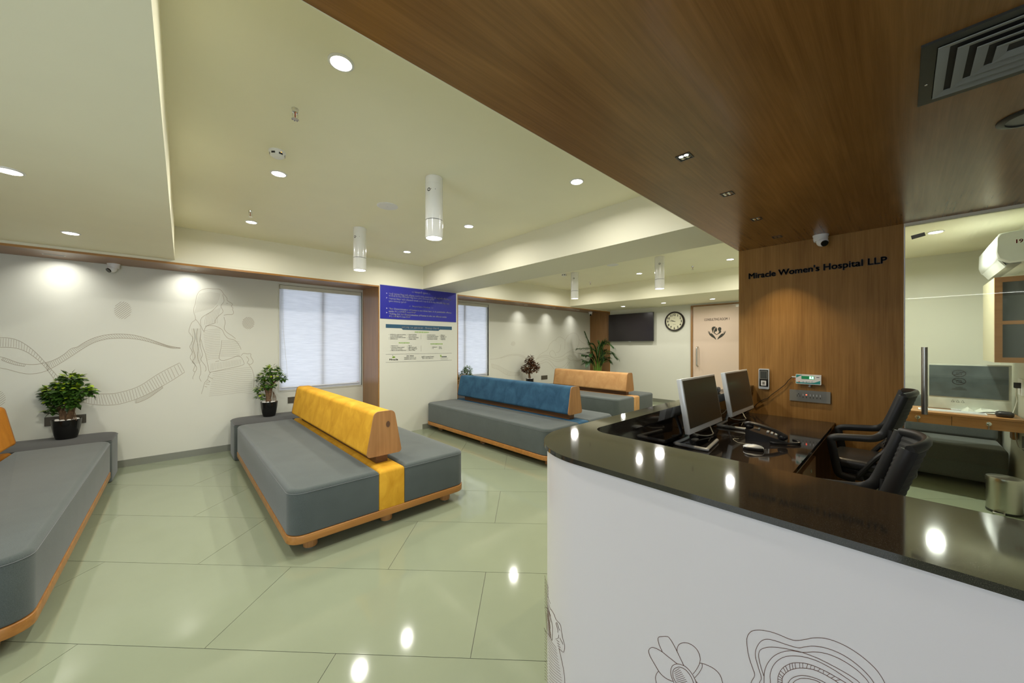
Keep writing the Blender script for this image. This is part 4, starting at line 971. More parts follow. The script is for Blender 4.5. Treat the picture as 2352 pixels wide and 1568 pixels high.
for x, ya, yb in ((762, 912, 990), (764, 1092, 1190), (540, 1092, 1180)):
    a, b = sp(x, ya), sp(x, yb); patch([(a[0] - .0012, b[1]), (a[0] + .0012, b[1]), (a[0] + .0012, a[1]), (a[0] - .0012, a[1])], 'sign_grey', 'rule_line')
sign_line(t, 'Miracle', (243, 1336), (385, 1336), 30, 'sign_grey', 0.0012, YV)
def petal(cx, cy, ang, ln, w, mat='sign_green'):
    c = sp(cx, cy); kk = (sp(cx + 10, cy)[0] - c[0]) / 10; d = Vector((math.cos(R(ang)), math.sin(R(ang)))) * ln * kk; n = Vector((-d.y, d.x)).normalized() * w * kk
    o = Vector(c); patch([tuple(o), tuple(o + d * .5 - n), tuple(o + d), tuple(o + d * .5 + n)], mat, 'emblem_petal')
for an in (28, 60, 120, 152): petal(316, 1296, an, 34, 8)
petal(316, 1290, 90, 26, 7); petal(300, 1262, 90, 14, 7, 'sign_grey')
sign_line(t, 'OPD TIMING', (522, 1273), (643, 1273), 18, 'sign_grey', 0.0006, YV); small('MORNING: 10 AM TO 1 PM', 485, 1300, 682); small('EVENING: 5 PM TO 8 PM', 485, 1323, 682)
sign_line(t, 'દર્દીને તપાસવાનો સમય', (770, 1287), (975, 1287), 18, 'sign_grey', 0.0006, YV); small('સવારે ૧૦ થી ૧ | સાંજે ૫ થી ૮', 780, 1310, 965)
petal(1085, 1283, 75, 40, 7); petal(1090, 1283, 40, 24, 6); petal(1090, 1262, 140, 26, 6); petal(1088, 1280, 150, 18, 5)
a, b = sp(1100, 1268), sp(1184, 1283); patch([(a[0], b[1]), (b[0], b[1]), (b[0], a[1]), (a[0], a[1])], 'sign_grey', 'emblem_bar')
for yy, e in ((1300, 1208), (1318, 1196)): rule(sp(1085, yy), (sp(e, yy)[0], sp(1085, yy)[1]), 0.003)

# ------------------------------------------------------------------ far wall: television, clock, door
XT = XF - 0.085
def fy(px, x): return atx(px, 760, x).y
tv = thing('television', 'wall-mounted black television beside the timber jamb', 'television', (XF, 4.9, 1.55))
y0, y1 = atx(1500.5, 750, XT).y, atx(1398, 750, XT).y
zt0 = atx(1500.5, 716, XT).z; zb0 = atx(1500.5, 783, XT).z
MB().box(XT, XT + 0.035, y0, y1, zb0, zt0).build('body', 'black', tv, True, smooth=0)
MB().box(XT - 0.002, XT, y0 + 0.01, y1 - 0.01, zb0 + 0.018, zt0 - 0.01).build('screen', 'tv_screen', tv, True, smooth=0)
MB().box(XT - 0.004, XT, y0, y1, zb0, zb0 + 0.012).build('lower_bezel', 'dark_metal', tv, True, smooth=0)
MB().box(XT - 0.006, XT, (y0 + y1) / 2 - 0.03, (y0 + y1) / 2 + 0.03, zb0 - 0.012, zb0).build('logo_tab', 'silver', tv, True, smooth=0)
MB().box(XT + 0.035, XF - 0.001, (y0 + y1) / 2 - 0.2, (y0 + y1) / 2 + 0.2, zb0 + 0.2, zt0 - 0.2).build('bracket', 'dark_metal', tv, True, smooth=0)
# clock
cc = Vector((XF, 3.772, 2.024)); t = thing('wall_clock', 'round dark-rimmed wall clock with cream face between television and door', 'clock', cc)
rt = 0.240; mp = Matrix.Rotation(R(-90), 4, 'Y')
def lx(prof, n=48):
    m = MB(); m.x = mp; return m.lathe(prof, n)
lx([(rt, 0.0), (rt + 0.002, 0.03), (rt - 0.012, 0.05), (rt - 0.034, 0.045), (rt - 0.036, 0.03), (rt - 0.036, 0.0)]).build('rim', 'clock_rim', t)
lx([(rt - 0.037, 0.0), (rt - 0.037, 0.028)]).build('face', 'clock_face', t)
xface = cc.x - 0.0290
for h in range(1, 13):
    a = R(90 - 30 * h); me = text_data(str(h), size=0.078, bold=0.0026); me.materials.append(M['ink'])
    w = max(v.co.x for v in me.vertices); hh = max(v.co.y for v in me.vertices)
    o = bpy.data.objects.new('numeral', me); COL.objects.link(o); o.parent = t; o.rotation_euler = FACE_X
    o.location = (xface - cc.x, -0.163 * math.cos(a) + w / 2, 0.163 * math.sin(a) - hh / 2)
def hand(name, ang, ln, w, off):
    d = Vector((math.sin(R(ang)), math.cos(R(ang)))); n = Vector((d.y, -d.x)) * w
    pts = [-d * ln * 0.2 - n, d * ln * 0.9 - n * 0.6, d * ln, d * ln * 0.9 + n * 0.6, -d * ln * 0.2 + n]
    MB().prism([(p.x, p.y) for p in pts], -0.029 - off, -0.031 - off, lambda u, v, w_: (w_, -u, v)).build(name, 'ink', t, smooth=0)
hand('hour_hand', 293, 0.095, 0.006, 0.001); hand('minute_hand', 278, 0.145, 0.0045, 0.0035); hand('second_hand', 281, 0.10, 0.0015, 0.006)
for z_, w_ in ((0.078, 0.045), (-0.075, 0.065)):
    m = MB(); ribbon(m, [(-w_ / 2 + w_ * i / 12, z_ + 0.006 * math.sin(i * 1.9)) for i in range(13)], 0.004, lambda u, v: (xface - cc.x - 0.0004, -u, v)); m.build('face_script', 'ink', t, smooth=0)
# consulting room door
dfr = MB(); DY0, DY1, DZ = 2.34, 3.345, 2.345
for b in ((DY1, DY1 + 0.045, 0, DZ + 0.03), (DY0 - 0.045, DY0, 0, DZ + 0.03), (DY0, DY1, DZ, DZ + 0.03)): dfr.box(XF - 0.03, XF, b[0], b[1], b[2], b[3])
door = struct(dfr.build('door_1', 'jamb_wood', smooth=0))
leaf_ = MB().box(XF - 0.014, XF, DY0, DY1 - 0.004, 0.01, DZ - 0.004).build('door_leaf', 'door_leaf', door, smooth=0)
XD = XF - 0.0145
MB().box(XD - 0.012, XD + 0.002, DY0, DY0 + 0.11, DZ - 0.06, DZ - 0.006).build('patch_fitting', 'steel', leaf_, smooth=0)
hy = 3.238; MB().tube(smooth_line([(XD, hy, 0.955), (XD - 0.05, hy, 0.975), (XD - 0.055, hy, 1.02), (XD - 0.055, hy, 1.33), (XD - 0.05, hy, 1.38), (XD, hy, 1.40)], 4), 0.017, 10).build('pull_handle', 'steel', leaf_)
text_obj('lettering', 'CONSULTING ROOM 1', (XD - 0.0006, 3.095, 2.000), FACE_X, 'door_print', leaf_, size=0.078, fit=0.515, bold=0.0008)
dz_ = lambda x, y: (1380 + x / 6.918, 680 + y / 6.918)
def dprint(q, name):
    pts = []
    for x, y in q: p = atx(*dz_(x, y), XD); pts.append((p.y, p.z))
    MB().prism(pts, XD - 0.001, XD, lambda u, v, w: (w, u, v)).build(name, 'door_print', leaf_, smooth=0)
dprint([(1703, 555), (1712, 555), (1720, 590), (1724, 560), (1731, 560), (1736, 598), (1748, 585), (1775, 602), (1800, 628), (1822, 660), (1834, 695), (1800, 668), (1760, 645), (1728, 615), (1708, 580)], 'emblem_hand')
dprint([(1985, 553), (1976, 553), (1968, 590), (1965, 560), (1957, 560), (1950, 598), (1938, 590), (1912, 602), (1885, 630), (1862, 660), (1850, 693), (1885, 668), (1925, 645), (1960, 612), (1980, 580)], 'emblem_hand')
dprint([(1760, 520), (1768, 495), (1790, 482), (1812, 482), (1828, 490), (1800, 520), (1786, 560), (1786, 595), (1772, 560)], 'emblem_hair')
dprint([(1833, 492), (1846, 520), (1848, 545), (1840, 560), (1815, 565), (1812, 585), (1843, 605), (1870, 585), (1878, 560), (1868, 548), (1858, 520), (1868, 498), (1890, 490), (1912, 500), (1916, 525), (1905, 545), (1915, 560), (1900, 585), (1870, 600), (1842, 615), (1805, 595), (1794, 575), (1800, 545), (1815, 515)], 'emblem_profiles')

# ------------------------------------------------------------------ reception counter
CX, CY, CR = 1.020, 1.112, 0.3285        # outer front plane, outer far plane, corner radius
IX, IY, IR = 1.4265, 1.006, 0.09         # inner edges
ZTOP, ZD = 1.045, 0.767
DKB = 1.078                             # back edge of the desk, under the far ledge
YE = -1.35                              # the counter runs on out of view
def counter_outline(e=0.0, far_x=XP - 0.002):
    """L-shaped plan, e = inset of the outer edge"""
    o = [(IX, YE)]
    o = []
    o.append((CX + e, YE)); c = (CX + CR, CY - CR)
    n = 16
    for i in range(n + 1):
        a = math.pi - math.pi / 2 * i / n; o.append((c[0] + (CR - e) * math.cos(a), c[1] + (CR - e) * math.sin(a)))
    o.append((far_x, CY - e)); o.append((far_x, IY)); c2 = (IX + IR, IY - IR)
    for i in range(9):
        a = math.pi / 2 + math.pi / 2 * i / 8; o.append((c2[0] + IR * math.cos(a), c2[1] + IR * math.sin(a)))
    o.append((IX, YE)); return o[::-1]
cnt = thing('reception_counter', 'curved white reception counter with black granite top and brown line drawings', 'counter', (1.3, 0.4, 0))
MB().prism(counter_outline(), ZTOP - 0.017, ZTOP).build('countertop', 'granite', cnt, True)
n = 40
def panel_band(e0, e1, z0, z1, far_x=XP - 0.004):
    def ol(e):
        o = [(CX + e, YE)]; c = (CX + CR, CY - CR)
        for i in range(25): a = math.pi - math.pi / 2 * i / 24; o.append((c[0] + (CR - e) * math.cos(a), c[1] + (CR - e) * math.sin(a)))
        o.append((far_x, CY - e)); return o
    A, B = ol(e0), ol(e1); poly = A + B[::-1]
    return MB().prism(poly, z0, z1)
panel_band(0.014, 0.026, 0.0, ZTOP - 0.021).build('front_panel', 'counter_white', cnt, True)
panel_band(0.018, 0.026, ZTOP - 0.021, ZTOP - 0.017).build('shadow_gap', 'black', cnt, True)
# polished upstand inside, along the far ledge and behind the near ledge
MB().box(IX + 0.02, XP - 0.004, DKB, DKB + 0.006, ZD, ZTOP - 0.018).build('upstand', 'granite_desk', cnt, True, smooth=0)
ap = [(XP - 0.004, IY)] + [(IX + IR + IR * math.cos(a), IY - IR + IR * math.sin(a)) for a in [math.pi / 2 + math.pi / 2 * i / 8 for i in range(9)]] + [(IX, YE)]
ap2 = [(XP - 0.004, IY + 0.02)] + [(IX + IR + (IR + 0.02) * math.cos(a), IY - IR + (IR + 0.02) * math.sin(a)) for a in [math.pi / 2 + math.pi / 2 * i / 8 for i in range(9)]] + [(IX - 0.02, YE)]
MB().prism(ap + ap2[::-1], ZTOP - 0.062, ZTOP - 0.017).build('apron', 'granite', cnt, True)
MB().box(IX - 0.06, IX - 0.04, YE, IY, 0.0, ZTOP - 0.018).build('inner_panel', 'pedestal', cnt, True, smooth=0)
# printed line drawings on the white panel
PXX = CX + 0.014 - 0.0006
def art_map(px, py):
    d = ray(px, py); p = atx(px, py, PXX)
    if p.y <= CY - CR: return tuple(p)
    c = Vector((CX + CR, CY - CR)); r_ = CR - 0.014 + 0.0006
    A = d.x ** 2 + d.y ** 2; B = -2 * (d.x * c.x + d.y * c.y); C = c.length_squared - r_ * r_
    disc = B * B - 4 * A * C
    if disc < 0: disc = 0
    k = (-B - math.sqrt(disc)) / (2 * A); return tuple(CAMP + d * k)
zf = lambda q: [(1440 + x / 3.5636, 1420 + y / 3.5636) for x, y in q]
zg = lambda q: [(1240 + x / 4.04, 1180 + y / 4.04) for x, y in q]
m = MB()
def aline(q, w=1.25, k=5): ribbon(m, smooth_line(q, k) if k > 1 else [Vector(p) for p in q], w, art_map)
c6 = [(1232, 640), (1235, 527), (1238, 470), (1270, 410), (1330, 372), (1400, 362), (1480, 372), (1570, 405), (1660, 450), (1790, 527), (1880, 600)]
c7 = [(1268, 640), (1270, 527), (1275, 480), (1310, 438), (1370, 412), (1440, 406), (1530, 420), (1620, 460), (1720, 520), (1800, 590)]
for q in ([(980, 640), (1015, 527), (1045, 465), (1030, 410), (1000, 320), (983, 220), (985, 150), (1020, 105), (1085, 95), (1170, 108), (1250, 135), (1320, 165), (1380, 180), (1450, 173), (1520, 160), (1600, 160), (1680, 178), (1780, 220), (1880, 280), (1970, 350), (2050, 430), (2110, 527), (2150, 640)],
          [(1060, 640), (1085, 527), (1100, 485), (1075, 400), (1050, 300), (1065, 230), (1100, 185), (1150, 170), (1220, 185), (1310, 215), (1400, 240), (1460, 232), (1530, 227), (1620, 240), (1720, 275), (1820, 330), (1910, 400), (1980, 470), (2020, 527), (2070, 640)],
          [(1120, 470), (1095, 390), (1078, 310), (1090, 260), (1140, 238), (1210, 235), (1300, 247), (1380, 265), (1440, 280), (1560, 325), (1680, 385), (1780, 440), (1860, 490), (1905, 527), (1990, 620)],
          [(1118, 640), (1122, 527), (1125, 440), (1150, 370), (1200, 310), (1270, 275), (1350, 264), (1440, 278), (1540, 274), (1640, 290), (1740, 330), (1840, 390), (1920, 455), (1980, 527), (2030, 640)],
          [(1170, 640), (1175, 527), (1172, 460), (1195, 390), (1240, 340), (1300, 312), (1370, 306), (1450, 315), (1550, 345), (1650, 395), (1740, 450), (1850, 527), (1940, 610)], c6, c7,
          [(1290, 600), (1320, 527), (1350, 490), (1400, 470), (1450, 467), (1530, 485), (1620, 525), (1700, 590)], [(1320, 600), (1360, 527), (1400, 498), (1450, 490), (1520, 500), (1580, 525), (1660, 590)],
          [(290, 272), (262, 210), (255, 160), (280, 148), (330, 148), (355, 170), (385, 220), (410, 270), (465, 385)], [(375, 515), (320, 490), (270, 445), (230, 380), (190, 310), (178, 265), (195, 240), (225, 240), (280, 268), (340, 315), (410, 370)],
          [(410, 270), (412, 240), (430, 210), (470, 198), (520, 210), (570, 250), (597, 310), (595, 365), (570, 415), (540, 455)], [(595, 365), (640, 375), (710, 410), (760, 460), (782, 527), (780, 600), (700, 640), (600, 560), (568, 515)], [(615, 372), (615, 400), (590, 445), (555, 485)],
          [(258, 430), (235, 470), (240, 527), (270, 600), (340, 620), (420, 600)],
          [(365, 480), (358, 430), (375, 385), (420, 372), (480, 395), (530, 450), (565, 520), (570, 580), (530, 610), (460, 590), (400, 550), (365, 480)], [(378, 480), (375, 440), (390, 410), (430, 398), (480, 420), (520, 470), (545, 527), (550, 570), (520, 590), (460, 570), (410, 535), (378, 480)]):
    aline(zf(q))
    if q[0] == (1320, 600): CONT = m; m = MB()
T6 = smooth_line(zf(c6), 6); T7 = smooth_line(zf(c7), 6)
FLOW = m; m = CONT
for i in range(26):
    f_ = i / 25; a = T6[int(f_ * (len(T6) - 1))]; b = T7[int(f_ * (len(T7) - 1))]; aline([tuple(a), tuple(b)], 1.1, 1)
m = FLOW
for i in range(12):
    y = 415 + i * 14; aline(zf([(385 + i * 4, y + 22), (430 + i * 9, y - 8 + i * 1.2)]), 1.0, 1)
FLOW.build('flower_drawing', 'art_line', cnt, True, smooth=0); CONT.build('contour_drawing', 'art_line', cnt, True, smooth=0); m = MB()
for q in ([(100, 880), (130, 930), (150, 980), (185, 1020), (195, 1050), (210, 1150), (228, 1210), (225, 1270), (212, 1280), (180, 1250)], [(150, 1005), (152, 1030), (165, 1070), (165, 1100)], [(158, 1005), (175, 1060), (185, 1080)], [(112, 1175), (80, 1120), (50, 1080), (40, 1055)], [(112, 1175), (116, 1050), (98, 960), (75, 885), (45, 862)],
          [(175, 1240), (200, 1350), (225, 1480), (232, 1600)], [(145, 1160), (170, 1150), (175, 1120)], [(155, 1170), (180, 1190)], [(160, 1195), (185, 1215)], [(165, 1220), (190, 1240)], [(185, 1150), (215, 1210)]):
    aline(zg(q), 0.9)
for i in range(11): y = 570 + i * 30; aline(zg([(44, y), (60 + i, y + 60), (98, y + 30 + min(i, 9) * 28)] if i > 3 else [(44, y), (58, y + 50), (80, y + 120)]), 0.6)
for i in range(17): y = 1080 + i * 28; aline(zg([(44, y), (100 + i * 2, y + 95), (150 + i * 5, y + 160)]), 0.6)
for i in range(12): y = 890 + i * 16; aline(zg([(48 + i, y), (85 + i * 2, y + 100)]), 0.5)
m.build('figure_drawing', 'art_line', cnt, True, smooth=0)

# ------------------------------------------------------------------ desk behind the counter
dk = thing('reception_desk', 'black granite work desk behind the reception counter, against the timber pillar', 'desk', (2.9, 0.76, 0))
DKY = 0.395
MB().box(IX - 0.03, XP - 0.002, DKY, DKB - 0.001, ZD - 0.024, ZD).build('desktop', 'granite_desk', dk, True, smooth=0)
MB().box(IX + 0.02, XP - 0.02, DKY + 0.006, DKY + 0.024, ZD - 0.044, ZD - 0.024).build('edge_rail', 'pedestal', dk, True, smooth=0)
MB().box(XP - 0.024, XP - 0.004, DKY + 0.03, DKB - 0.03, 0.0, ZD - 0.024).build('support', 'pedestal', dk, True, smooth=0)
MB().box(IX + 0.006, IX + 0.026, DKY + 0.03, DKB - 0.03, 0.0, ZD - 0.024).build('support', 'pedestal', dk, True, smooth=0)
pd = thing('drawer_unit', 'light walnut drawer unit under the black desk, with lock', 'drawer unit', (3.08, 0.7, 0))
MB().box(2.83, 3.34, DKY + 0.05, DKB - 0.10, 0.0, ZD - 0.046).build('body', 'pedestal', pd, True, smooth=0)
for z0, z1 in ((0.385, 0.655), (0.06, 0.37)):
    dr = MB().box(2.835, 3.335, DKY + 0.022, DKY + 0.048, z0, z1).build('drawer', 'pedestal', pd, True, smooth=0)
    lk = MB(); lk.x = Matrix.Translation((3.12, DKY + 0.022, z1 - 0.055)) @ Matrix.Rotation(R(90), 4, 'X'); lk.lathe([(0.013, 0), (0.013, 0.004), (0.009, 0.006)], 14); lk.build('lock', 'lock', dr)
    sl = MB(); sl.x = Matrix.Translation((3.12, DKY + 0.0215, z1 - 0.15)) @ Matrix.Rotation(R(90), 4, 'X'); sl.lathe([(0.032, 0), (0.032, 0.0006)], 18); sl.build('finger_hole', 'ink', dr)

# monitors
def monitor_proto():
    t = thing('computer_monitor', '', 'monitor')
    # local: origin at the middle of the U-shaped foot on the desk, screen faces -Y
    r = 0.011; q = 0.0125
    base_pts = [(0.155, -0.065, q), (-0.10, -0.095, q), (-0.135, -0.098, q), (-0.145, -0.085, q), (-0.148, 0.085, q), (-0.14, 0.10, q), (-0.12, 0.104, q), (0.06, 0.104, q), (0.085, 0.106, 0.018), (0.10, 0.106, 0.045), (0.105, 0.05, 0.20), (0.105, 0.028, 0.26)]
    MB().tube(smooth_line(base_pts, 4), r, 10).build('stand', 'silver', t)
    tilt = Matrix.Translation((0.055, -0.030, 0.112)) @ Matrix.Rotation(R(-9), 4, 'X'); w, h = 0.302, 0.352
    m = MB(); m.x = tilt; m.pillow(rr(-w, w, -0.008, 0.026, 0.004, 2), 0, h, 0.003); b = m.build('casing', 'silver', t)
    m = MB(); m.x = tilt; m.box(-w + 0.012, w - 0.012, -0.0095, -0.0075, 0.034, h - 0.012); m.build('screen', 'screen', b, smooth=0)
    m = MB(); m.x = tilt; m.pillow(rr(-w * 0.75, w * 0.75, 0.026, 0.046, 0.012, 3), 0.05, h - 0.06, 0.012); m.build('rear_shell', 'silver', b)
    MB().tube(smooth_line([(0.13, 0.03, 0.16), (0.12, 0.09, 0.08), (0.16, 0.09, 0.03), (0.24, 0.04, 0.010), (0.33, 0.02, 0.010), (0.40, 0.05, 0.02), (0.42, 0.08, 0.07)], 4), 0.0045, 6).build('cable', 'cable_white', t)
    return t
mo = monitor_proto(); mo.location = (2.615, 0.945, ZD); mo['label'] = 'silver-framed computer monitor on a tubular foot, the one farther from the timber pillar'; mo['group'] = 'monitors on the reception desk'
dup(mo, (3.44, 0.94, ZD), 'silver-framed computer monitor on a tubular foot, the one closer to the timber pillar')
# telephone
ph = thing('desk_telephone', 'black desk telephone with handset and coiled cord on the reception desk', 'telephone', (3.10, 0.66, ZD), R(8))
def wedge(x0, x1, y0, y1, h0, h1, z=0.004):
    return [(x0, y0, z), (x1, y0, z), (x1, y1, z), (x0, y1, z), (x0, y0, z + h0), (x1, y0, z + h0), (x1, y1, z + h1), (x0, y1, z + h1)]
bf = [(3, 2, 1, 0), (4, 5, 6, 7), (0, 1, 5, 4), (1, 2, 6, 5), (2, 3, 7, 6), (3, 0, 4, 7)]
MB().add(wedge(-0.09, 0.09, -0.12, 0.12, 0.02, 0.075, 0.0), bf).build('base', 'black', ph, smooth=0)
hs = MB(); pts = [(-0.062, 0.125, 0.108), (-0.062, 0.09, 0.118), (-0.062, 0.03, 0.108), (-0.062, -0.04, 0.088), (-0.062, -0.095, 0.062), (-0.062, -0.12, 0.05)]
hs.tube(smooth_line(pts, 4), 0.017, 10, flat=(0.75, 1.35)); h_ = hs.build('handset', 'black', ph)
for y, z in ((0.10, 0.095), (-0.095, 0.045)): MB().ball((-0.062, y, z), (0.026, 0.03, 0.022), 12, 8).build('earpiece', 'black', h_)
for i in range(4):
    for j in range(3):
        y = -0.085 + i * 0.024; MB().box(0.0 + j * 0.022, 0.015 + j * 0.022, y, y + 0.014, 0.025 + (y + 0.12) * 0.23, 0.031 + (y + 0.12) * 0.23).build('key', 'silver', ph, smooth=0)
MB().box(0.066, 0.082, -0.10, -0.075, 0.026, 0.036).build('call_key', 'orange_key', ph, smooth=0)
MB().box(0.0, 0.06, 0.04, 0.08, 0.055, 0.068).build('display', 'dark_glass', ph, smooth=0)
# coiled cord and mouse, cables
cpath = smooth_line([(2.975, 0.615, ZD + 0.012), (2.99, 0.585, ZD + 0.011), (3.02, 0.54, ZD + 0.011), (3.055, 0.50, ZD + 0.011), (3.10, 0.475, ZD + 0.011), (3.145, 0.485, ZD + 0.011), (3.155, 0.52, ZD + 0.013)], 10)
hel = []
for i in range(len(cpath) - 1):
    for q in range(6):
        p = cpath[i].lerp(cpath[i + 1], q / 6); tt = (cpath[i + 1] - cpath[i]).normalized(); sd = tt.cross(Vector((0, 0, 1))).normalized(); a = (i * 6 + q) * 2 * math.pi / 7
        hel.append(p + sd * math.cos(a) * 0.0075 + Vector((0, 0, 1)) * math.sin(a) * 0.0075)
c_ = MB().tube(hel, 0.0019, 4).build('coiled_cord', 'black', None); c_.parent = ph; c_.matrix_parent_inverse = (Matrix.Translation(ph.location) @ Matrix.Rotation(R(8), 4, 'Z')).inverted()
ms = thing('computer_mouse', 'silver and black computer mouse on the reception desk before the telephone', 'mouse', (2.735, 0.655, ZD), R(20))
MB().pillow(rr(-0.031, 0.031, -0.058, 0.058, 0.028, 6), 0.0, 0.020, 0.006).build('body', 'black', ms)
msh = MB(); rings = []
for i in range(9):
    y = -0.056 + 0.112 * i / 8; s_ = math.sqrt(max(0.02, 1 - (2 * i / 8 - 1) ** 2)) ** 0.7; hgt = 0.017 + 0.020 * s_ * (1 if i < 5 else 0.85); w = 0.012 + 0.018 * s_
    rings.append([(w * math.cos(a), y, 0.014 + (hgt - 0.014) * math.sin(a)) for a in [math.pi * j / 8 for j in range(9)]] + [(-w, y, 0.012), (w, y, 0.012)])
msh.loft(rings).build('shell', 'silver', ms)
MB().box(-0.002, 0.002, -0.05, -0.01, 0.030, 0.036).build('wheel', 'black', ms, smooth=0)
mesh_tag(MB().tube(smooth_line([(2.965, 0.80, ZD + 0.004), (2.93, 0.825, ZD + 0.004), (2.88, 0.80, ZD + 0.004), (2.84, 0.76, ZD + 0.004), (2.86, 0.70, ZD + 0.004), (2.79, 0.68, ZD + 0.012)], 6), 0.0022, 5).build('mouse_cable', 'cable_white'), 'thin white mouse cable curling across the black desk', 'cable')
mesh_tag(MB().tube(smooth_line([(3.06, 1.05, ZD + 0.003), (3.00, 0.97, ZD + 0.003), (3.01, 0.90, ZD + 0.003), (3.03, 0.82, ZD + 0.004), (3.04, 0.80, ZD + 0.010)], 6), 0.0016, 5).build('telephone_cable', 'cable_black'), 'thin dark telephone line lying on the desk behind the telephone', 'cable')
for x, y, lab in ((2.72, 1.01, 'oval beige cable grommet by the monitor farther from the pillar'), (2.86, 1.055, 'oval beige cable grommet between the two monitors')):
    mesh_tag(MB().pillow(rr(-0.035, 0.035, -0.02, 0.02, 0.018, 5), 0.0, 0.006, 0.003).build('cable_grommet', 'cable_white', loc=(x, y, ZD)), lab, 'grommet', 'cable grommets of the desk')
mesh_tag(MB().pillow(rr(-0.045, 0.045, -0.022, 0.022, 0.018, 5), 0.0, 0.05, 0.015).build('desk_accessory', 'black', loc=(3.315, 1.058, ZTOP)), 'small dark object on the counter ledge between the monitors', 'desk item')

# ------------------------------------------------------------------ on the timber pillar
XW = XP - 0.0005
tl = thing('hospital_lettering', "black raised lettering Miracle Women's Hospital LLP on the timber pillar", 'lettering', (XP, 0.56, 2.115))
me = text_data("Miracle Women's Hospital LLP", size=0.0760, extrude=0.006, fit=0.967, bold=0.0024)
bm = bmesh.new(); bm.from_mesh(me); bm.verts.ensure_lookup_table(); seen = set(); isl = []
for v in bm.verts:
    if v.index in seen: continue
    st = [v]; grp = []; seen.add(v.index)
    while st:
        q = st.pop(); grp.append(q.index)
        for e in q.link_edges:
            w = e.other_vert(q)
            if w.index not in seen: seen.add(w.index); st.append(w)
    xs_ = [bm.verts[i].co.x for i in grp]; isl.append([min(xs_), max(xs_), grp])
isl.sort(key=lambda a: a[0]); mer = []
for a in isl:
    if mer and (mer[-1][1] - a[0]) > 0.4 * min(a[1] - a[0], mer[-1][1] - mer[-1][0]): mer[-1][2] += a[2]; mer[-1][1] = max(mer[-1][1], a[1])
    else: mer.append(a)
for a in mer:
    idx = {v: i for i, v in enumerate(a[2])}
    fs = [tuple(idx[v.index] for v in f.verts) for f in bm.faces if f.verts[0].index in idx]
    lm = bpy.data.meshes.new('letter'); lm.from_pydata([tuple(bm.verts[i].co) for i in a[2]], [], fs); lm.materials.append(M['letter'])
    o = bpy.data.objects.new('letter', lm); COL.objects.link(o); o.parent = tl; o.rotation_euler = FACE_X; o.location = (-0.0065, 1.047 - 0.56, 0)
bm.free(); bpy.data.meshes.remove(me)
def wallbox(mb, y0, y1, z0, z1, d0, d1): return mb.box(XP - d1, XP - d0, y0, y1, z0, z1)
rd = thing('fingerprint_reader', 'silver and black fingerprint attendance reader on the timber pillar', 'reader', (XP, 0.915, 1.015))
m = MB(); m.prism(rr(0.872, 0.958, 1.018, 1.215, 0.008, 3)(), XP - 0.028, XP, lambda u, v, w: (w, u, v)); m.build('case', 'silver', rd, True)
wallbox(MB(), 0.879, 0.951, 1.042, 1.205, 0.028, 0.030).build('front_plate', 'black_gloss', rd, True, smooth=0)
m = MB(); [wallbox(m, *b, 0.030, 0.0315) for b in ((0.884, 0.888, 1.115, 1.195), (0.942, 0.946, 1.115, 1.195), (0.888, 0.942, 1.115, 1.119), (0.888, 0.942, 1.191, 1.195))]; m.build('screen_frame', 'plate_grey', rd, True, smooth=0)
wallbox(MB(), 0.888, 0.942, 1.119, 1.191, 0.030, 0.0308).build('screen', 'dark_glass', rd, True, smooth=0)
wallbox(MB(), 0.894, 0.936, 1.052, 1.100, 0.030, 0.036).build('finger_pad', 'white', rd, True, smooth=0)
wallbox(MB(), 0.905, 0.925, 1.062, 1.090, 0.036, 0.0365).build('sensor', 'plate_grey', rd, True, smooth=0)
wallbox(MB(), 0.925, 0.930, 1.044, 1.048, 0.030, 0.0305).build('logo_mark', 'sign_green', rd, True, smooth=0)
ds = thing('weighing_display', 'white and teal weighing scale display reading 0.0 in green on the timber pillar', 'display', (XP, 0.57, 1.09))
m = MB(); m.prism(rr(0.484, 0.664, 1.092, 1.180, 0.005, 3)(), XP - 0.045, XP - 0.02, lambda u, v, w: (w, u, v)); m.build('case', 'white', ds, True)
wallbox(MB(), 0.55, 0.60, 1.11, 1.16, 0.0, 0.02).build('bracket', 'black', ds, True, smooth=0)
def dpt(pts, mat, name, d=0.0456): return MB().prism([(0.664 - u * 0.18, 1.180 - v * 0.088) for u, v in pts], XP - d, XP - 0.045, lambda u, v, w: (w, u, v)).build(name, mat, ds, True, smooth=0)
dpt([(0.02, 0.05), (0.28, 0.05), (0.18, 0.15), (0.10, 0.27), (0.02, 0.36)], 'teal_print', 'teal_corner'); dpt([(0.02, 0.80), (0.60, 0.84), (0.75, 0.78), (0.96, 0.58), (0.96, 0.94), (0.02, 0.94)], 'teal_print', 'teal_band')
dpt([(0.23, 0.16), (0.73, 0.16), (0.73, 0.46), (0.23, 0.46)], 'display_green', 'led_window', 0.046)
# seven-segment 0.0
def seg(x, y, w, h): dpt([(x, y), (x + w, y), (x + w, y + h), (x, y + h)], 'digit', 'led_segment', 0.0466)
for x in (0.55, 0.645):
    seg(x, 0.21, 0.055, 0.035); seg(x, 0.375, 0.055, 0.035); seg(x, 0.21, 0.016, 0.20); seg(x + 0.039, 0.21, 0.016, 0.20)
seg(0.617, 0.375, 0.014, 0.035)
for i in range(4):
    m = MB(); m.x = Matrix.Translation((XP - 0.045, 0.664 - (0.30 + i * 0.115) * 0.18, 1.180 - 0.71 * 0.088)) @ Matrix.Rotation(R(-90), 4, 'Y'); m.lathe([(0.0065, 0), (0.0055, 0.003)], 12); m.build('button', 'silver', ds, True)
m = MB(); m.x = Matrix.Translation((XP - 0.045, 0.664 - 0.14 * 0.18, 1.180 - 0.78 * 0.088)) @ Matrix.Rotation(R(-90), 4, 'Y'); m.lathe([(0.005, 0), (0.004, 0.006)], 10); m.build('red_button', 'red_knob', ds, True)
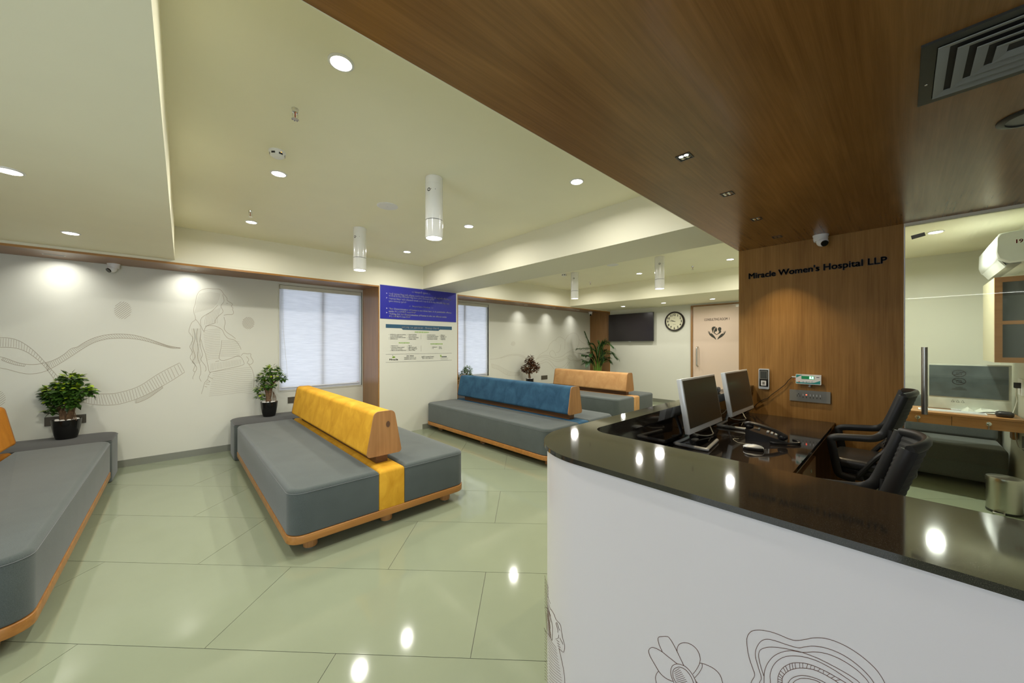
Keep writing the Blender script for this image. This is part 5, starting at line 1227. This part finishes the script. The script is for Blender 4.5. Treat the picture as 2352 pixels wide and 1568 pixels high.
MB().tube([(XP - 0.033, 0.664, 1.152), (XP - 0.033, 0.694, 1.152)], 0.006, 8).build('plug', 'silver', ds, True); MB().tube([(XP - 0.033, 0.664, 1.128), (XP - 0.033, 0.676, 1.128)], 0.005, 8).build('red_plug', 'red_knob', ds, True)
MB().box(XP - 0.046, XP - 0.045, 0.497, 0.517, 1.156, 1.161).build('brand_print', 'ink', ds, True, smooth=0)
MB().tube([(XP - 0.02, 0.562, 1.095), (XP - 0.025, 0.566, 1.066)], 0.011, 10).build('pivot_knob', 'vane', ds, True)
cpts = [(1819, 866), (1810, 874), (1803, 883), (1785, 897), (1770, 908), (1764, 914), (1752, 918), (1740, 926), (1728, 938)]
mesh_tag(MB().tube(smooth_line([Vector((XP - 0.033, 0.694, 1.152))] + [atx(x, y, XP - 0.012) for x, y in cpts] + [Vector((4.05, 1.04, ZD + 0.006)), Vector((3.9, 1.02, ZD + 0.006))], 5), 0.0028, 6).build('display_cable', 'cable_black'), 'thin black cable hanging from the weighing display down to the desk', 'cable')
sw = thing('switch_panel', 'grey switch and socket panel on the timber pillar under the weighing display', 'switch panel', (XP, 0.57, 0.93))
wallbox(MB(), 0.426, 0.715, 0.929, 1.032, 0.0, 0.012).build('plate', 'plate_grey', sw, True, smooth=0)
def swb(y0, y1, name, mat='plate_grey', z0=0.958, z1=1.006, d=0.0135): return wallbox(MB(), y0, y1, z0, z1, 0.012, d).build(name, mat, sw, True, smooth=0)
so = swb(0.627, 0.668, 'socket')
for yy, zz, rr_ in ((0.648, 0.996, 0.004), (0.658, 0.985, 0.003), (0.638, 0.985, 0.003), (0.658, 0.974, 0.003), (0.638, 0.974, 0.003)):
    wallbox(MB(), yy - rr_, yy + rr_, zz - rr_, zz + rr_, 0.0135, 0.0139).build('socket_hole', 'ink', so, True, smooth=0).location = (0, 0, 0)
for i in range(6):
    b_ = 0.605 - i * 0.0235 - (0.003 if i > 1 else 0); s_ = swb(b_, b_ + 0.019, 'rocker')
    wallbox(MB(), b_ + 0.007, b_ + 0.012, 0.963, 0.975, 0.0135, 0.0145).build('rocker_mark', 'ink', s_, True, smooth=0).location = (0, 0, 0)
    if i == 1: wallbox(MB(), b_ + 0.005, b_ + 0.014, 0.988, 0.997, 0.0135, 0.0150).build('neon_lamp', 'led_red', s_, True, smooth=0).location = (0, 0, 0)
    else: wallbox(MB(), b_ + 0.008, b_ + 0.0115, 0.983, 1.0, 0.0135, 0.0145).build('rocker_edge', 'white', s_, True, smooth=0).location = (0, 0, 0)

# ------------------------------------------------------------------ office chairs (face +Y)
def chair_proto():
    t = thing('office_chair', '', 'office chair')
    hw = 0.215
    # side frame in (y, z): upright, arm, front leg, return
    side = [(-0.135, 1.10), (-0.10, 0.99), (-0.062, 0.875), (-0.035, 0.82), (0.01, 0.788), (0.10, 0.776), (0.19, 0.765), (0.225, 0.752), (0.232, 0.73), (0.215, 0.62), (0.195, 0.51), (0.17, 0.485), (0.10, 0.475)]
    ret = [(0.10, 0.475), (0.05, 0.56), (0.0, 0.64), (-0.045, 0.70), (-0.07, 0.76), (-0.075, 0.86)]
    fr = MB()
    for s in (-1, 1):
        fr_s = MB()
        fr_s.tube(smooth_line([(s * (hw if y < 0.0 else hw + 0.015), y, z) for y, z in side], 4), 0.021, 10, flat=(0.75, 1.25))
        fr_s.tube(smooth_line([(s * hw, y, z) for y, z in ret], 4), 0.021, 10, flat=(0.8, 1.2))
        fr_s.build('side_frame', 'chair_frame', t)
    # rim on top bowing backwards, lower cross rail
    bow = lambda x: 0.062 * (1 - (x / hw) ** 2)
    xs_ = [-hw + 2 * hw * i / 14 for i in range(15)]
    rim = MB().tube([(x, -0.135 - bow(x), 1.10 + 0.012 * (1 - (x / hw) ** 2)) for x in xs_], 0.020, 10, flat=(1.0, 0.8)).build('top_rim', 'chair_frame', t)
    MB().tube([(x, -0.02 - bow(x) * 0.7, 0.66) for x in xs_], 0.02, 8).build('lower_rail', 'chair_frame', t)
    # ribbed mesh back: stacked horizontal ribs
    n = 34; rows = []
    for i in range(n + 1):
        f = i / n; z = 0.665 + (1.095 - 0.665) * f; y = -0.022 + (-0.135 + 0.022) * f
        rows.append((y, z))
    sh = MB(); k = len(xs_)
    vs = [(x * 0.97, y - bow(x) * (0.7 + 0.3 * i / n) - (0.003 if i % 2 else 0), z) for i, (y, z) in enumerate(rows) for x in xs_]
    vs2 = [(x, y - 0.006, z) for x, y, z in vs]
    N = len(vs); fs = []
    for i in range(n):
        for j in range(k - 1):
            a = i * k + j; fs += [(a, a + 1, a + k + 1, a + k), (N + a + k, N + a + k + 1, N + a + 1, N + a)]
    sh.add(vs + vs2, fs).build('mesh_back', 'mesh', t, smooth=15)
    MB().pillow(rr(-0.225, 0.225, -0.20, 0.24, 0.07, 6), 0.535, 0.612, 0.03).build('seat', 'leather', t)
    MB().pillow(rr(-0.20, 0.20, -0.17, 0.20, 0.05, 4), 0.50, 0.537, 0.008).build('seat_pan', 'chair_frame', t)
    for s in (-1, 1): MB().box(min(s * 0.16, s * 0.235), max(s * 0.16, s * 0.235), 0.06, 0.14, 0.47, 0.505).build('arm_bracket', 'chair_frame', t, smooth=0)
    MB().box(-0.08, 0.08, -0.10, 0.10, 0.44, 0.502).build('tilt_mechanism', 'chair_frame', t, smooth=0)
    MB().tube([(0.06, 0.03, 0.47), (0.25, 0.04, 0.465)], 0.007, 6).build('lever', 'chair_frame', t)
    MB().lathe([(0.028, 0.10), (0.028, 0.28), (0.018, 0.28), (0.018, 0.45)], 14).build('gas_lift', 'chrome', t)
    for i in range(5):
        a = 2 * math.pi * i / 5 + 0.3; d = Vector((math.cos(a), math.sin(a), 0))
        MB().tube([d * 0.02 + Vector((0, 0, 0.115)), d * 0.16 + Vector((0, 0, 0.095)), d * 0.28 + Vector((0, 0, 0.075))], [0.028, 0.022, 0.016], 8).build('base_leg', 'chair_frame', t)
        c = MB(); sd = Vector((-d.y, d.x, 0)); q = d * 0.28
        c.tube([q - sd * 0.022 + Vector((0, 0, 0.028)), q + sd * 0.022 + Vector((0, 0, 0.028))], 0.028, 14); c.build('caster', 'black', t)
    return t
ch = chair_proto(); ch.location = (3.825, 0.128, 0); ch['label'] = 'black mesh-back office chair pulled up to the desk beside the timber pillar'; ch['group'] = 'office chairs behind the counter'
ch2 = dup(ch, (2.335, 0.125, 0), 'black mesh-back office chair just behind the granite counter, ribbed back towards the glass', R(3))
for c in ch2.children:        # this chair is set lower
    if not c.name.startswith(('base_leg', 'caster', 'gas_lift')): c.location.z -= 0.07

# ------------------------------------------------------------------ glass front of the office
gp = MB().box(XP + 0.010, XP + 0.020, OY, -0.012, 0.01, 2.39).build('window_3', 'glass', smooth=0); struct(gp)
MB().box(XP, XP + 0.03, OY, -0.012, 0.0, 0.01).build('floor_channel', 'steel', gp, smooth=0)
MB().box(XP + 0.006, XP + 0.024, -0.018, -0.011, 0.0, 2.39).build('edge_seal', 'strip_metal', gp, smooth=0)
p = [atx(x, y, XP + 0.0095) for x, y in ((2092, 541.5), (2123.5, 533), (2126, 541), (2094.5, 550))]
MB().prism([(q.y, q.z) for q in p], XP + 0.0085, XP + 0.0095, lambda u, v, w: (w, u, v)).build('tape_strip', 'tape', gp, smooth=0)
hd = thing('pull_handle', 'vertical brushed steel pull handle on the office glass', 'handle', (XP, -0.117, 0.918))
MB().tube([(XP - 0.035, -0.117, 0.918), (XP - 0.035, -0.117, 1.432)], 0.017, 14).build('bar', 'steel', hd, True)
for z in (0.98, 1.37): MB().tube([(XP - 0.035, -0.117, z), (XP + 0.010, -0.117, z)], 0.010, 10).build('standoff', 'steel', hd, True)

# ------------------------------------------------------------------ office behind the glass
sf = thing('office_sofa', 'slate grey sofa behind the oak desk in the glazed office', 'sofa', (6.3, 0.0, 0))
MB().pillow(rr(5.935, 6.70, -0.71, 0.76, 0.04, 4), 0.06, 0.405, 0.03).build('seat_base', 'sofa', sf, True)
MB().pillow(rr(6.52, 6.735, -0.71, 0.76, 0.04, 4), 0.40, 0.845, 0.04).build('backrest', 'sofa', sf, True)
for y in (-0.6, 0.7):
    for x in (6.0, 6.6): MB().box(x - 0.03, x + 0.03, y - 0.03, y + 0.03, 0.0, 0.065).build('leg', 'black', sf, True, smooth=0)
od = thing('office_desk', 'oak desk with two locked drawers in the glazed office', 'desk', (5.74, 0.0, 0))
MB().box(5.46, 5.922, OY + 0.01, 0.86, 0.762, 0.782).build('desktop', 'desk_wood', od, True, smooth=0)
ysplit = atx(2186, 970, 5.46).y
for a, b in ((OY + 0.02, ysplit - 0.002), (ysplit + 0.002, ysplit + 0.56)):
    d_ = MB().box(5.462, 5.485, a, b, 0.67, 0.760).build('drawer', 'desk_wood', od, True, smooth=0)
    ly = atx(2271, 974, 5.46).y if a < ysplit - 0.1 else atx(2107.5, 957, 5.46).y
    m = MB(); m.x = Matrix.Translation((5.462, ly, 0.722)) @ Matrix.Rotation(R(-90), 4, 'Y'); m.lathe([(0.018, 0), (0.018, 0.003), (0.012, 0.006)], 16)
    lo = m.build('lock', 'lock', d_); MB().box(5.452, 5.456, ly - 0.003, ly + 0.003, 0.675, 0.715).build('key', 'lock', d_, smooth=0)
MB().box(5.49, 5.92, OY + 0.02, 0.85, 0.672, 0.762).build('apron', 'desk_wood', od, True, smooth=0)
MB().box(5.49, 5.92, 0.80, 0.85, 0.0, 0.672).build('end_support', 'desk_wood', od, True, smooth=0)
MB().box(5.80, 5.92, OY + 0.012, OY + 0.04, 0.55, 0.672).build('wall_cleat', 'desk_wood', od, True, smooth=0)
# film-wrapped all-in-one computer
ai = thing('wrapped_computer', 'large all-in-one computer still wrapped in clear film on the office desk', 'computer', (5.86, -0.45, 0.782))
A0, A1 = -0.713, -0.190
MB().box(5.85, 5.88, A0, A1, 0.79, 1.25).build('body', 'wrap_white', ai, True, smooth=0)
MB().box(5.846, 5.850, A0 + 0.018, A1 - 0.006, 0.915, 1.238).build('screen', 'wrap_grey', ai, True, smooth=0)
m = MB(); m.tube([(5.888, (A0 + A1) / 2, 0.79), (5.886, (A0 + A1) / 2, 0.98)], 0.025, 8, flat=(1, 2)); m.build('stand', 'wrap_white', ai, True)
MB().box(5.80, 5.918, (A0 + A1) / 2 - 0.11, (A0 + A1) / 2 + 0.11, 0.782, 0.790).build('foot', 'silver', ai, True, smooth=0)
for zc0 in (1.158, 1.077):
    cyy = -0.395; m = MB()
    ribbon(m, [(cyy + 0.043 * math.cos(2 * math.pi * i / 24), zc0 + 0.032 * math.sin(2 * math.pi * i / 24)) for i in range(25)], 0.006, lambda u, v: (5.8455, u, v))
    ribbon(m, [(cyy - 0.034, zc0 + 0.02) if zc0 > 1.1 else (cyy - 0.034, zc0 - 0.02), (cyy + 0.034, zc0 - 0.02) if zc0 > 1.1 else (cyy + 0.034, zc0 + 0.02)], 0.005, lambda u, v: (5.8455, u, v))
    ribbon(m, [(cyy - 0.018, zc0 - 0.012), (cyy - 0.012, zc0 + 0.012), (cyy + 0.012, zc0 + 0.012), (cyy + 0.018, zc0 - 0.012), (cyy - 0.018, zc0 - 0.012)], 0.005, lambda u, v: (5.8455, u, v))
    m.build('warning_mark', 'ink', ai, True, smooth=0)
m = MB()
for i, (w, z) in enumerate(((0.05, 1.015), (0.085, 1.003), (0.10, 0.992))): ribbon(m, [(-0.395 - w / 2, z), (-0.395 + w / 2, z)], 0.004, lambda u, v: (5.8455, u, v))
for i in range(3):
    cy_ = -0.355 - i * 0.032; ribbon(m, [(cy_ - 0.01, 0.862), (cy_, 0.885), (cy_ + 0.01, 0.862), (cy_ - 0.01, 0.862)], 0.003, lambda u, v: (5.8495, u, v))
m.build('film_print', 'ink', ai, True, smooth=0)
flm = MB(); rn = random.Random(3); pts = []
for i in range(7):
    for j in range(5):
        pts.append((5.715 + 0.028 * j + rn.uniform(-.012, .012), -0.67 + 0.045 * i + rn.uniform(-.012, .012), 0.785 + rn.uniform(0.0, 0.045) * (1 if 0 < i < 6 and 0 < j < 4 else 0.1)))
fs = [(i * 5 + j, i * 5 + j + 1, i * 5 + j + 6, i * 5 + j + 5) for i in range(6) for j in range(4)]
flm.add(pts, fs).build('loose_film', 'wrap_white', ai, True, smooth=20)
kb = thing('office_keyboard', 'thin white keyboard in front of the wrapped computer', 'keyboard', (5.63, -0.33, 0.782), R(0))
def kbp(px, py): return atz(px, py, 0.79)
MB().box(-0.065, 0.065, -0.215, 0.215, 0.0, 0.010).build('body', 'white', kb, smooth=0)
for i in range(5): MB().box(-0.055 + i * 0.022, -0.037 + i * 0.022, -0.205, 0.205, 0.010, 0.014).build('key_row', 'silver', kb, smooth=0)
# mouse-like black adapter, socket plates with plug
ad = thing('power_adapter', 'black power adapter with coiled lead at the end of the office desk', 'adapter', (5.60, -0.64, 0.782))
MB().pillow(rr(-0.05, 0.05, -0.055, 0.05, 0.03, 5), 0.0, 0.05, 0.02).build('body', 'black', ad)
MB().tube(smooth_line([(0.04, 0.04, 0.03), (0.06, 0.10, 0.02), (0.03, 0.16, 0.006)], 4), 0.004, 6).build('lead', 'black', ad)
so = thing('office_socket', 'white wall socket with black plug beside the wrapped computer', 'wall socket', (5.7, OY, 1.05))
MB().box(5.62, 5.80, OY, OY + 0.010, 0.985, 1.135).build('plate', 'white', so, True, smooth=0)
MB().box(5.66, 5.71, OY + 0.010, OY + 0.045, 1.05, 1.10).build('plug', 'black', so, True, smooth=0)
MB().tube(smooth_line([(5.685, OY + 0.03, 1.05), (5.685, OY + 0.035, 0.99), (5.68, OY + 0.03, 0.93), (5.62, OY + 0.06, 0.82), (5.60, OY + 0.08, 0.80)], 4), 0.004, 6).build('lead', 'cable_white', so, True)
lo = thing('low_socket', 'dark low wall socket plate under the office desk with grey lead', 'wall socket', (5.5, OY, 0.5))
MB().box(5.30, 5.62, OY, OY + 0.012, 0.50, 0.62).build('plate', 'plate', lo, True, smooth=0)
MB().tube(smooth_line([(5.74, OY + 0.03, 0.655), (5.74, OY + 0.03, 0.60), (5.62, OY + 0.03, 0.52), (5.48, OY + 0.02, 0.53)], 4), 0.004, 6).build('lead', 'cable_white', lo, True)
# wall cabinet
cb = thing('wall_cabinet', 'wall cabinet with oak frame and dark glass above the office desk', 'cabinet', (5.6, OY, 1.29))
K0, K1, KX0, KX1 = 1.294, 2.045, 5.30, 5.97
MB().box(KX0 + 0.02, KX1, OY, -0.556, K0, K1).build('body', 'cab_side', cb, True, smooth=0)
dd = MB()
for b in ((OY, -0.556, K0, K0 + 0.045), (OY, -0.556, K1 - 0.045, K1), (-0.556 - 0.042, -0.556, K0 + 0.045, K1 - 0.045), (OY, -0.598, 1.628, 1.660)): dd.box(KX0, KX0 + 0.02, *b)
dd = dd.build('door', 'desk_wood', cb, True, smooth=0)
for a, b in ((K0 + 0.045, 1.628), (1.660, K1 - 0.045)): MB().box(KX0 + 0.008, KX0 + 0.012, OY, -0.598, a, b).build('pane', 'dark_glass', dd, smooth=0)
# air conditioner on the office right wall
ac = thing('air_conditioner', 'white split air conditioner marked 19 high on the office wall', 'air conditioner', (5.5, OY, 2.12))
prof = [(OY, 2.13), (OY, 2.385), (-0.60, 2.385), (-0.55, 2.375), (-0.533, 2.345), (-0.530, 2.22), (-0.545, 2.165), (-0.60, 2.125)]
m = MB()
rings = []
for x, e in ((5.0, 0.018), (5.008, 0.006), (5.02, 0.0), (5.98, 0.0), (5.992, 0.006), (6.0, 0.018)):
    cy_, cz_ = -0.65, 2.25; rings.append([(x, max(OY, y + (cy_ - y) * e * 4), z + (cz_ - z) * e * 4) for y, z in prof])
m.loft(rings).build('body', 'ac_white', ac, True)
MB().add([(5.06, -0.548, 2.160), (5.94, -0.548, 2.160), (5.94, -0.585, 2.100), (5.06, -0.585, 2.100), (5.06, -0.556, 2.166), (5.94, -0.556, 2.166), (5.94, -0.592, 2.106), (5.06, -0.592, 2.106)], bf).build('louvre_flap', 'ac_white', ac, True, smooth=0)
MB().box(5.04, 5.96, -0.66, -0.59, 2.118, 2.128).build('outlet_slot', 'vane', ac, True, smooth=0)
pn = atx(2334, 558, 4.998)
text_obj('number', '19', (4.9985, pn.y, pn.z), FACE_X, 'number_red', ac, size=0.042, fit=0.034, bold=0.001)
# pedal bin
bn = thing('pedal_bin', 'brushed steel pedal bin on the office floor behind the glass', 'bin', (5.24, -0.60, 0))
MB().lathe([(0.095, 0.0), (0.100, 0.012), (0.100, 0.02)], 32).build('base_ring', 'black', bn)
MB().lathe([(0.098, 0.02), (0.098, 0.262)], 32).build('drum', 'steel', bn)
MB().lathe([(0.102, 0.262), (0.103, 0.29), (0.098, 0.303), (0.06, 0.312), (0.01, 0.314)], 32).build('lid', 'steel', bn)
MB().tube([(-0.085, 0.06, 0.02), (-0.14, 0.075, 0.016), (-0.14, 0.015, 0.016), (-0.09, 0.01, 0.02)], 0.007, 8).build('pedal', 'steel', bn)
